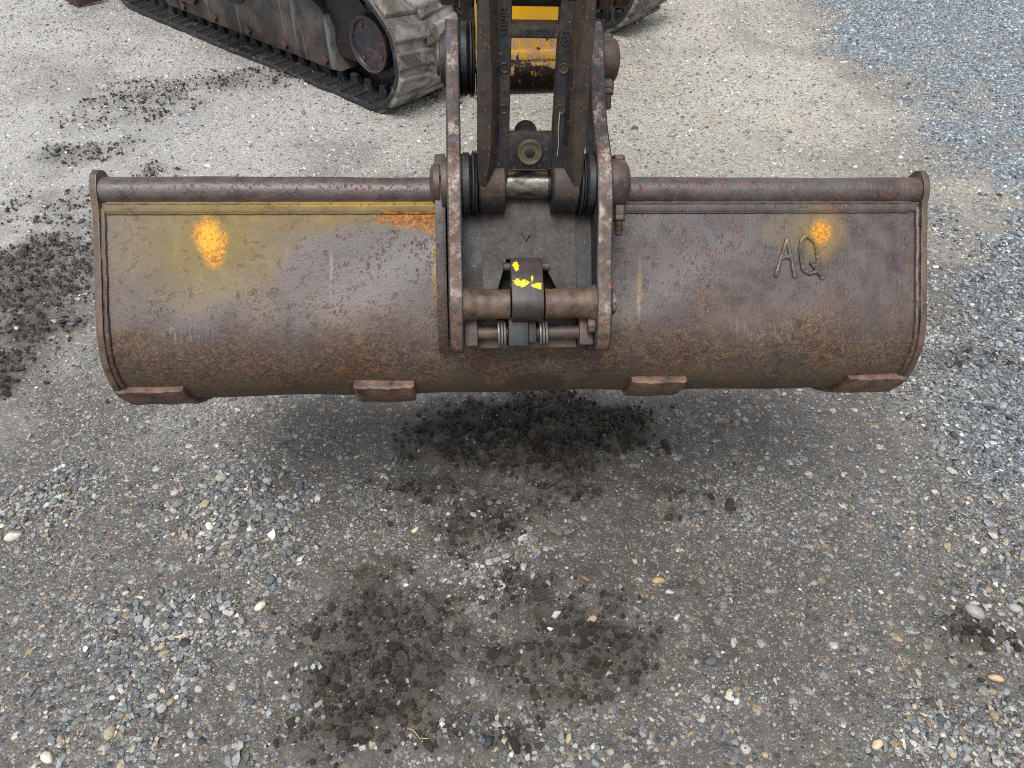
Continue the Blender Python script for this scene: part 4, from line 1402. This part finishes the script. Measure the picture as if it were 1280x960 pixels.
bm = bmesh.new()
for sgn in (-1, 1):
    secs = []
    for z, fr_, xin in ((-0.030, -0.030, 0.074), (-0.005, -0.043, 0.072), (0.035, -0.052, 0.066), (0.08, -0.052, 0.0605), (0.14, -0.050, 0.0600), (0.20, -0.050, 0.0605), (0.255, -0.050, 0.064), (0.32, -0.048, 0.066)):
        bk_ = 0.030
        secs.append([(sgn * 0.0845, bk_, z), (sgn * 0.0850, fr_ + 0.006, z), (sgn * 0.0825, fr_ + 0.001, z), (sgn * (xin + 0.004), fr_, z), (sgn * (xin - 0.002), fr_ + 0.008, z), (sgn * (xin - 0.009), max(fr_ + 0.022, -0.030), z), (sgn * 0.036, -0.0295, z) if z > 0.03 else (sgn * 0.040, -0.0295, z), (sgn * 0.0345, -0.026, z) if z > 0.03 else (sgn * 0.0385, -0.026, z), (sgn * 0.0345, -0.008, z) if z > 0.03 else (sgn * 0.0385, -0.008, z), (sgn * 0.060, 0.004, z), (sgn * 0.066, bk_, z)])
    loft(bm, secs)
    x0, x1 = sorted((sgn * 0.0385, sgn * 0.0832))
    b_cyl(bm, 'x', x0, x1, (0, 0, 0), 0.0495, 48, 0.003)
b_box(bm, -0.036, 0.036, -0.0300, -0.012, 0.0375, 0.0965, 0.003)
b_box(bm, -0.036, 0.036, -0.0300, 0.006, 0.238, 0.2565, 0.002)
bmesh.ops.recalc_face_normals(bm, faces=bm.faces)
for f in bm.faces:
    c_ = f.calc_center_median()
    if abs(c_.x) > 0.0555 and f.normal.y < -0.3 and c_.z > 0.0:
        f.material_index = 1
tip = build('tipping_link', bm, [M['link'], M['rib']], excav, under(L_M))
# dimples: shallow discs, the dark of the holes put into their colour
for x, z in ((-0.0445, 0.196), (-0.0445, 0.1345), (0.0450, 0.196), (0.0445, 0.1345)):
    bm = bmesh.new()
    b_lathe(bm, [(-0.0280, 0.0080), (-0.0302, 0.0080), (-0.0308, 0.0070), (-0.0303, 0.0055), (-0.0299, 0.0050)], 'y', (x, 0, z), 18)
    build('cast_hole', bm, M['black'] if x < 0 else M['rib'], tip)
# through boss with socket bolt
bm = bmesh.new()
b_lathe(bm, [(-0.031, 0.0205), (-0.036, 0.0200), (-0.0385, 0.0185), (-0.0375, 0.0150), (-0.0365, 0.0145), (-0.0365, 0.0080), (-0.0335, 0.0060)], 'y', (-0.0015, 0, 0.068), 36)
build('socket_bolt', bm, M['olive'], tip)
bm = bmesh.new()
b_hex(bm, 'y', -0.0374, -0.0345, (-0.0015, 0, 0.068), 0.0088)
build('bolt_socket', bm, M['black'], tip)  # solid black hex, shade of the socket recess put into the colour
bm = bmesh.new()
b_cyl(bm, 'y', -0.014, 0.066, (-0.0015, 0, 0.068), 0.0195, 32, 0.005)
build('through_boss', bm, M['paint'], tip)
bm = bmesh.new()
b_cyl(bm, 'x', 0.0330, 0.0378, (0, 0, 0), 0.0275, 40, 0.001)
build('pin_washer', bm, M['black'], tip)
# cast numbers
def text_part(txt, size, mat4, parent):
    cu = bpy.data.curves.new('t', 'FONT')
    cu.body = txt
    cu.size = size
    cu.extrude = 0.0011
    cu.bevel_depth = 0.0003
    cu.align_x = 'CENTER'
    cu.align_y = 'CENTER'
    to = bpy.data.objects.new('t', cu)
    COL.objects.link(to)
    dg = bpy.context.evaluated_depsgraph_get()
    me = bpy.data.meshes.new_from_object(to.evaluated_get(dg))
    bpy.data.objects.remove(to)
    me.name = 'cast_number'
    return link_obj('cast_number', me, parent, M['link'], mat4)


face = Matrix.Rotation(R(90), 4, 'X')          # text plane facing -y
text_part('7223261', 0.0150, Matrix.Translation((0.002, -0.0303, 0.2470)) @ face @ Matrix.Rotation(R(180), 4, 'Z'), tip)
text_part('H12IH', 0.0140, Matrix.Translation((-0.0455, -0.0300, 0.262)) @ face @ Matrix.Rotation(R(90), 4, 'Z'), tip)
text_part('004', 0.0140, Matrix.Translation((0.0455, -0.0300, 0.240)) @ face @ Matrix.Rotation(R(90), 4, 'Z'), tip)
# link top pin with side levers
bm = bmesh.new()
b_cyl(bm, 'x', -0.086, 0.086, (0, 0, 0.312), 0.036, 40, 0.002)
build('link_top_boss', bm, M['link'], tip)
for sgn in (-1, 1):
    xs = sorted((sgn * 0.089, sgn * 0.112))
    bm = bmesh.new()
    b_cyl(bm, 'x', xs[0], xs[1], (0, 0, 0.312), 0.039, 40, 0.003)
    b_box(bm, xs[0] + 0.003, xs[1] - 0.003, 0.0, 0.24, 0.295, 0.345, 0.004)
    lever = build('guide_lever', bm, M['brown'], excav, under(L_M))
    bm = bmesh.new()
    xs = sorted((sgn * 0.1130, sgn * 0.1400))
    b_cyl(bm, 'x', xs[0], xs[1], (0, 0, 0.312), 0.036, 40, 0.004)
    build('lever_pin', bm, M['brown'], lever)
bm = bmesh.new()
b_cyl(bm, 'z', 0.34, 1.0, (0, 0, 0), 0.025, 24, 0.002)
b_cyl(bm, 'z', 0.62, 1.5, (0, 0, 0), 0.045, 28, 0.004)
build('bucket_cylinder', bm, M['housegrey'], excav, under(L_M @ Matrix.Translation((0, 0, 0.0))))
# a dry stalk caught on the link
bm = bmesh.new()
b_tube(bm, [(0.0435, -0.0325, 0.132), (0.0425, -0.034, 0.12), (0.0425, -0.033, 0.10), (0.0440, -0.034, 0.082), (0.0432, -0.033, 0.062)], 0.0008, 5)
stalk = build('grass_stalk', bm, M['straw'], None, L_M)
tag(stalk, 'thin dry grass stalk stuck to the dark link above the hitch', 'grass stalk')

# ------------------------------------------------------------------ loose stones and clods
def hull_mesh(name, n, flat, seed, mat, smooth=False):
    rs = random.Random(seed)
    bm = bmesh.new()
    for _ in range(n):
        v = Vector((rs.gauss(0, 1), rs.gauss(0, 1), rs.gauss(0, 1))).normalized()
        v *= rs.uniform(0.82, 1.0)
        bm.verts.new((v.x * 0.5, v.y * 0.5 * rs.uniform(0.75, 0.85), v.z * 0.5 * flat))
    r = bmesh.ops.convex_hull(bm, input=bm.verts)
    junk = [g for g in r['geom_interior'] + r['geom_unused'] if isinstance(g, bmesh.types.BMVert)]
    if junk:
        bmesh.ops.delete(bm, geom=list(set(junk)), context='VERTS')
    if smooth:
        bmesh.ops.subdivide_edges(bm, edges=bm.edges, cuts=1, use_grid_fill=True, smooth=0.8)
        for f in bm.faces:
            f.smooth = True
    else:
        bmesh.ops.bevel(bm, geom=bm.edges, offset=0.035, segments=1, affect='EDGES', clamp_overlap=True)
        for f in bm.faces:
            f.smooth = False
    bmesh.ops.recalc_face_normals(bm, faces=bm.faces)
    me = bpy.data.meshes.new(name)
    bm.to_mesh(me)
    bm.free()
    me.materials.append(mat)
    return me


def clod_mesh(name, seed, mat):
    rs = random.Random(seed)
    bm = bmesh.new()
    bmesh.ops.create_icosphere(bm, subdivisions=2, radius=0.5)
    from mathutils import noise as mn
    off = Vector((seed * 3.1, seed * 1.7, 0))
    for v in bm.verts:
        p = v.co.copy()
        k = 1 + 0.55 * mn.noise(p * 2.3 + off) + 0.35 * mn.noise(p * 5.5 + off)
        v.co = Vector((p.x * k, p.y * k * 0.85, p.z * k * 0.72))
    for f in bm.faces:
        f.smooth = rs.random() < 0.5
    me = bpy.data.meshes.new(name)
    bm.to_mesh(me)
    bm.free()
    me.materials.append(mat)
    return me


def template_coll(name, meshes):
    c = bpy.data.collections.new(name)
    for k, m in enumerate(meshes):
        o = bpy.data.objects.new('%s_%02d' % (name, k), m)
        c.objects.link(o)
    return c


stones = template_coll('stone_shapes', [hull_mesh('stone', rr, fl, 100 + k, M['stone'], sm) for k, (rr, fl, sm) in enumerate(
    [(13, 0.60, False), (11, 0.55, False), (16, 0.70, False), (10, 0.45, False), (18, 0.62, False), (12, 0.50, False), (14, 0.66, True), (18, 0.60, True), (12, 0.58, False), (15, 0.48, False)])])
clods = template_coll('clod_shapes', [clod_mesh('clod', 5 + k, M['clod']) for k in range(7)])

PAL = np.array([(0.060, 0.066, 0.074), (0.110, 0.122, 0.134), (0.165, 0.182, 0.195), (0.235, 0.255, 0.270), (0.165, 0.160, 0.150), (0.30, 0.30, 0.29), (0.46, 0.45, 0.42), (0.55, 0.53, 0.48),
                (0.33, 0.275, 0.19), (0.42, 0.365, 0.26), (0.14, 0.112, 0.10), (0.30, 0.205, 0.125)])
P_MIX = np.array([.07, .11, .14, .19, .09, .17, .09, .04, .04, .03, .02, .01])
P_BLUE = np.array([.12, .18, .22, .22, .06, .12, .05, .02, .005, .005, .0, .0])
P_GRIT = np.array([.08, .12, .14, .11, .17, .11, .05, .025, .08, .07, .03, .02])


def instancer(name, xy, size, col, coll, nvar, sink, flat_tilt, label=None):
    n = len(xy)
    z = height(xy[:, 0], xy[:, 1])
    p = np.stack([xy[:, 0], xy[:, 1], z + size * sink], 1)
    me = bpy.data.meshes.new(name)
    me.vertices.add(n)
    me.vertices.foreach_set('co', p.ravel().astype(np.float32))
    rot = np.stack([rng.normal(0, flat_tilt, n), rng.normal(0, flat_tilt, n), rng.uniform(0, 6.283, n)], 1)
    scl = size[:, None] * np.stack([rng.uniform(0.9, 1.35, n), rng.uniform(0.8, 1.1, n), rng.uniform(0.75, 1.15, n)], 1)
    for nm, typ, fld, dat in (('rot', 'FLOAT_VECTOR', 'vector', rot), ('scl', 'FLOAT_VECTOR', 'vector', scl)):
        at = me.attributes.new(nm, typ, 'POINT')
        at.data.foreach_set(fld, dat.ravel().astype(np.float32))
    at = me.attributes.new('idx', 'INT', 'POINT')
    at.data.foreach_set('value', rng.integers(0, nvar, n).astype(np.int32))
    at = me.attributes.new('col', 'FLOAT_COLOR', 'POINT')
    at.data.foreach_set('color', np.concatenate([col, np.ones((n, 1))], 1).ravel().astype(np.float32))
    o = link_obj(name, me)
    ng = bpy.data.node_groups.new(name + '_nodes', 'GeometryNodeTree')
    ng.interface.new_socket('Geometry', in_out='INPUT', socket_type='NodeSocketGeometry')
    ng.interface.new_socket('Geometry', in_out='OUTPUT', socket_type='NodeSocketGeometry')
    gi, go = ng.nodes.new('NodeGroupInput'), ng.nodes.new('NodeGroupOutput')
    io = ng.nodes.new('GeometryNodeInstanceOnPoints')
    ci = ng.nodes.new('GeometryNodeCollectionInfo')
    ci.inputs['Collection'].default_value = coll
    ci.inputs['Separate Children'].default_value = True
    ci.inputs['Reset Children'].default_value = True

    def na(nm, typ):
        q = ng.nodes.new('GeometryNodeInputNamedAttribute')
        q.data_type = typ
        q.inputs['Name'].default_value = nm
        return q.outputs['Attribute']
    e2r = ng.nodes.new('FunctionNodeEulerToRotation')
    L = ng.links.new
    L(gi.outputs[0], io.inputs['Points'])
    L(ci.outputs[0], io.inputs['Instance'])
    io.inputs['Pick Instance'].default_value = True
    L(na('idx', 'INT'), io.inputs['Instance Index'])
    L(na('rot', 'FLOAT_VECTOR'), e2r.inputs[0])
    L(e2r.outputs[0], io.inputs['Rotation'])
    L(na('scl', 'FLOAT_VECTOR'), io.inputs['Scale'])
    L(io.outputs[0], go.inputs[0])
    md = o.modifiers.new('scatter', 'NODES')
    md.node_group = ng
    tag(o, label, None, None, 'stuff')
    return o


def pick_cols(n, prob, jit=0.22):
    c = PAL[rng.choice(len(PAL), n, p=prob / prob.sum())]
    return np.clip(c * (1 + rng.normal(0, jit, (n, 1))) * (1 + rng.normal(0, 0.018, (n, 3))), 0.015, 0.75)


def scatter(n, x0, x1, y0, y1, dens):
    x = rng.uniform(x0, x1, n)
    y = rng.uniform(y0, y1, n)
    keep = rng.random(n) < dens(x, y)
    return np.stack([x[keep], y[keep]], 1)


def infr(x, y):      # keep to the ground around the view
    return (np.abs(x) < 0.55 + 0.72 * np.maximum(y, 0.35) + 0.25)


# loose gravel in patches
def d_gravel(x, y):
    mud, gr, blue, pale, wet, soil = zones(x, y)
    return np.clip(np.maximum(gr * 1.0, blue * 0.80 * (y < 2.6)) * (1 - 0.6 * mud) + 0.007, 0, 1) * infr(x, y)


xy = scatter(95000, -1.9, 2.4, 0.45, 2.7, d_gravel)
bl_ = zones(xy[:, 0], xy[:, 1])[2]
sz = np.clip(rng.lognormal(math.log(0.0130), 0.36, len(xy)), 0.006, 0.030)
colm, colb = pick_cols(len(xy), P_MIX), pick_cols(len(xy), P_BLUE) * np.array((0.95, 1.02, 1.08))
instancer('loose_gravel', xy, sz, np.where((bl_ > rng.random(len(xy)))[:, None], colb, colm), stones, 10, 0.12, 0.25, 'loose grey and blue crushed stones lying in patches on the ground')


# half-buried grit everywhere near
def d_grit(x, y):
    mud, gr, blue, pale, wet, soil = zones(x, y)
    n = fbm(x, y, 3.5, 4, 61)
    return np.clip(0.10 + 0.85 * sstep(n, 0.40, 0.68) + 0.5 * gr, 0, 1) * (1 - 0.75 * mud) * (1 - 0.55 * soil) * infr(x, y)


xy = scatter(230000, -1.8, 1.9, 0.45, 2.3, d_grit)
sz = np.clip(rng.lognormal(math.log(0.0052), 0.38, len(xy)), 0.0025, 0.013)
instancer('fine_grit', xy, sz, pick_cols(len(xy), P_GRIT) * 0.80, stones, 10, -0.02, 0.2, 'small pale and dark grit bedded in the wet ground')


# flat stones pressed into the surface
def d_bed(x, y):
    mud, gr, blue, pale, wet, soil = zones(x, y)
    n = fbm(x, y, 4, 4, 161)
    return np.clip(0.10 + 0.9 * sstep(n + 0.10 * sstep(-x, 0.2, 0.8), 0.42, 0.66) + 0.3 * gr, 0, 1) * (1 - 0.9 * mud) * (1 - 0.7 * soil) * infr(x, y)


xy = scatter(60000, -1.8, 1.9, 0.45, 2.4, d_bed)
sz = np.clip(rng.lognormal(math.log(0.0120), 0.34, len(xy)), 0.006, 0.026)
P_BED = np.array([.24, .24, .15, .08, .16, .05, .02, .01, .02, .01, .05, .01])
instancer('bedded_stones', xy, sz, pick_cols(len(xy), P_BED), stones, 10, -0.17, 0.10, 'dark slate coloured stones pressed flat into the near ground')


# farther coarse gravel
def d_far(x, y):
    mud, gr, blue, pale, wet, soil = zones(x, y)
    return np.clip(0.85 * blue + 0.20 + 0.10 * pale, 0, 1) * (1 - 0.8 * mud) * infr(x, y)


xy = scatter(260000, -4.2, 4.4, 2.3, 6.0, d_far)
bl_ = zones(xy[:, 0], xy[:, 1])[2]
sz = np.clip(rng.lognormal(math.log(0.0115), 0.36, len(xy)), 0.005, 0.034)
P_FAR = np.array([.02, .04, .06, .10, .12, .20, .17, .10, .08, .09, .01, .01])
colm, colb = pick_cols(len(xy), P_FAR), pick_cols(len(xy), P_BLUE) * np.array((1.10, 1.27, 1.42))
instancer('far_gravel', xy, sz, np.where((bl_ > rng.random(len(xy)))[:, None], colb, colm), stones, 10, -0.02, 0.25, 'blue grey crushed gravel spread over the far right of the yard')


# soil clods
def d_clod(x, y):
    mud = zones(x, y)[0]
    return np.clip(mud ** 1.5 * 0.9 + 0.0003, 0, 1) * infr(x, y)


xy = scatter(210000, -2.4, 1.8, 0.45, 4.2, d_clod)
sz = np.clip(rng.lognormal(math.log(0.0066), 0.52, len(xy)), 0.003, 0.026)
farl = sstep(xy[:, 1], 1.5, 2.3)[:, None]
sz = sz * (1.15 - 0.15 * farl[:, 0])
cc = (np.array((0.100, 0.087, 0.071)) * (1 - farl) + np.array((0.150, 0.138, 0.120)) * farl) * rng.uniform(0.55, 1.5, (len(xy), 1)) * (1 + rng.normal(0, 0.05, (len(xy), 3)))
instancer('soil_clods', xy, sz, cc, clods, 7, 0.16, 0.8, 'dark crumbled soil clods under the bucket and along the left edge')

# ------------------------------------------------------------------ stones that stand out
def single(x, y, size, flat, rgb, rz, label, seed, rounded=True, asp=(1.25, 0.9)):
    m = mat_pebble('pebble_%d' % seed, rgb)
    me = hull_mesh('pebble', 20 if rounded else 13, flat, seed, m, rounded)
    o = bpy.data.objects.new('pebble', me)
    COL.objects.link(o)
    me.transform(Matrix.Diagonal((size * asp[0], size * asp[1], size, 1)))
    h = float(height(np.array([x]), np.array([y]))[0])
    o.location = (x, y, h + size * flat * 0.26)
    o.rotation_euler = (random.uniform(-.15, .15), random.uniform(-.15, .15), rz)
    return tag(o, label, 'stone', 'single stones lying on the ground')


single(-0.563, 0.916, 0.026, 0.6, (0.58, 0.55, 0.44), 0.9, 'cream oval pebble alone on dark ground right of the left gravel patches', 301)
single(0.337, 0.991, 0.030, 0.5, (0.36, 0.245, 0.135), 0.25, 'tan elongated pebble beside a pale blue pebble', 302, True, (1.35, 0.7))
single(0.356, 0.962, 0.024, 0.6, (0.33, 0.38, 0.41), -0.4, 'pale blue grey pebble just below the tan elongated pebble', 303, False)
single(0.165, 0.989, 0.030, 0.4, (0.13, 0.080, 0.050), -0.6, 'dark brown flat sliver of stone near the picture centre', 304, True, (1.35, 0.55))
single(0.177, 0.887, 0.024, 0.65, (0.36, 0.25, 0.16), 0.3, 'round orange brown pebble on the crumbled mud', 305)
single(0.098, 0.898, 0.026, 0.6, (0.42, 0.44, 0.44), 0.7, 'pale grey angular stone left of the round orange pebble', 306, False)
single(1.026, 0.902, 0.042, 0.62, (0.26, 0.245, 0.225), -0.7, 'largest grey oval cobble on the loose gravel at right', 307)
single(1.013, 0.758, 0.026, 0.5, (0.45, 0.32, 0.19), -0.3, 'smooth orange pebble among grey gravel near the right edge', 308, True, (1.4, 0.8))
single(-1.209, 1.109, 0.036, 0.6, (0.46, 0.45, 0.42), 0.4, 'big pale grey stone at the left edge below the gravel patch', 309)
single(-0.715, 0.841, 0.021, 0.6, (0.55, 0.43, 0.25), 0.1, 'squarish yellow pebble among grey stones at lower left', 310, False)
single(0.367, 0.898, 0.025, 0.6, (0.48, 0.46, 0.44), 1.2, 'pinkish white triangular stone right of the crumbled mud', 311, False)
single(0.719, 0.622, 0.024, 0.6, (0.50, 0.40, 0.25), 0.5, 'pale tan pebble at the bottom of the right foreground', 312)
single(-0.093, 1.162, 0.025, 0.55, (0.30, 0.33, 0.36), -0.9, 'blue grey angular stone on the dark mud below the bucket', 313, False)
single(-0.237, 1.130, 0.022, 0.55, (0.50, 0.45, 0.34), 0.6, 'cream chip of stone at the left rim of the dark mud', 314, False)
single(-0.266, 0.822, 0.022, 0.5, (0.33, 0.36, 0.38), 1.1, 'narrow light blue stone on the brown mud at lower centre', 315, False, (1.4, 0.75))
bm = bmesh.new()
tw = []
for k in range(9):
    x = -0.205 + 0.0055 * k
    y = 0.640 - 0.0030 * k + 0.004 * math.sin(k * 0.8)
    tw.append((x, y, float(height(np.array([x]), np.array([y]))[0]) + 0.014 + 0.002 * math.sin(k)))
b_tube(bm, tw, 0.0010, 6, 0.15)
tag(build('dry_twig', bm, M['straw']), 'short curved dry straw on the dark mud at bottom centre', 'twig')
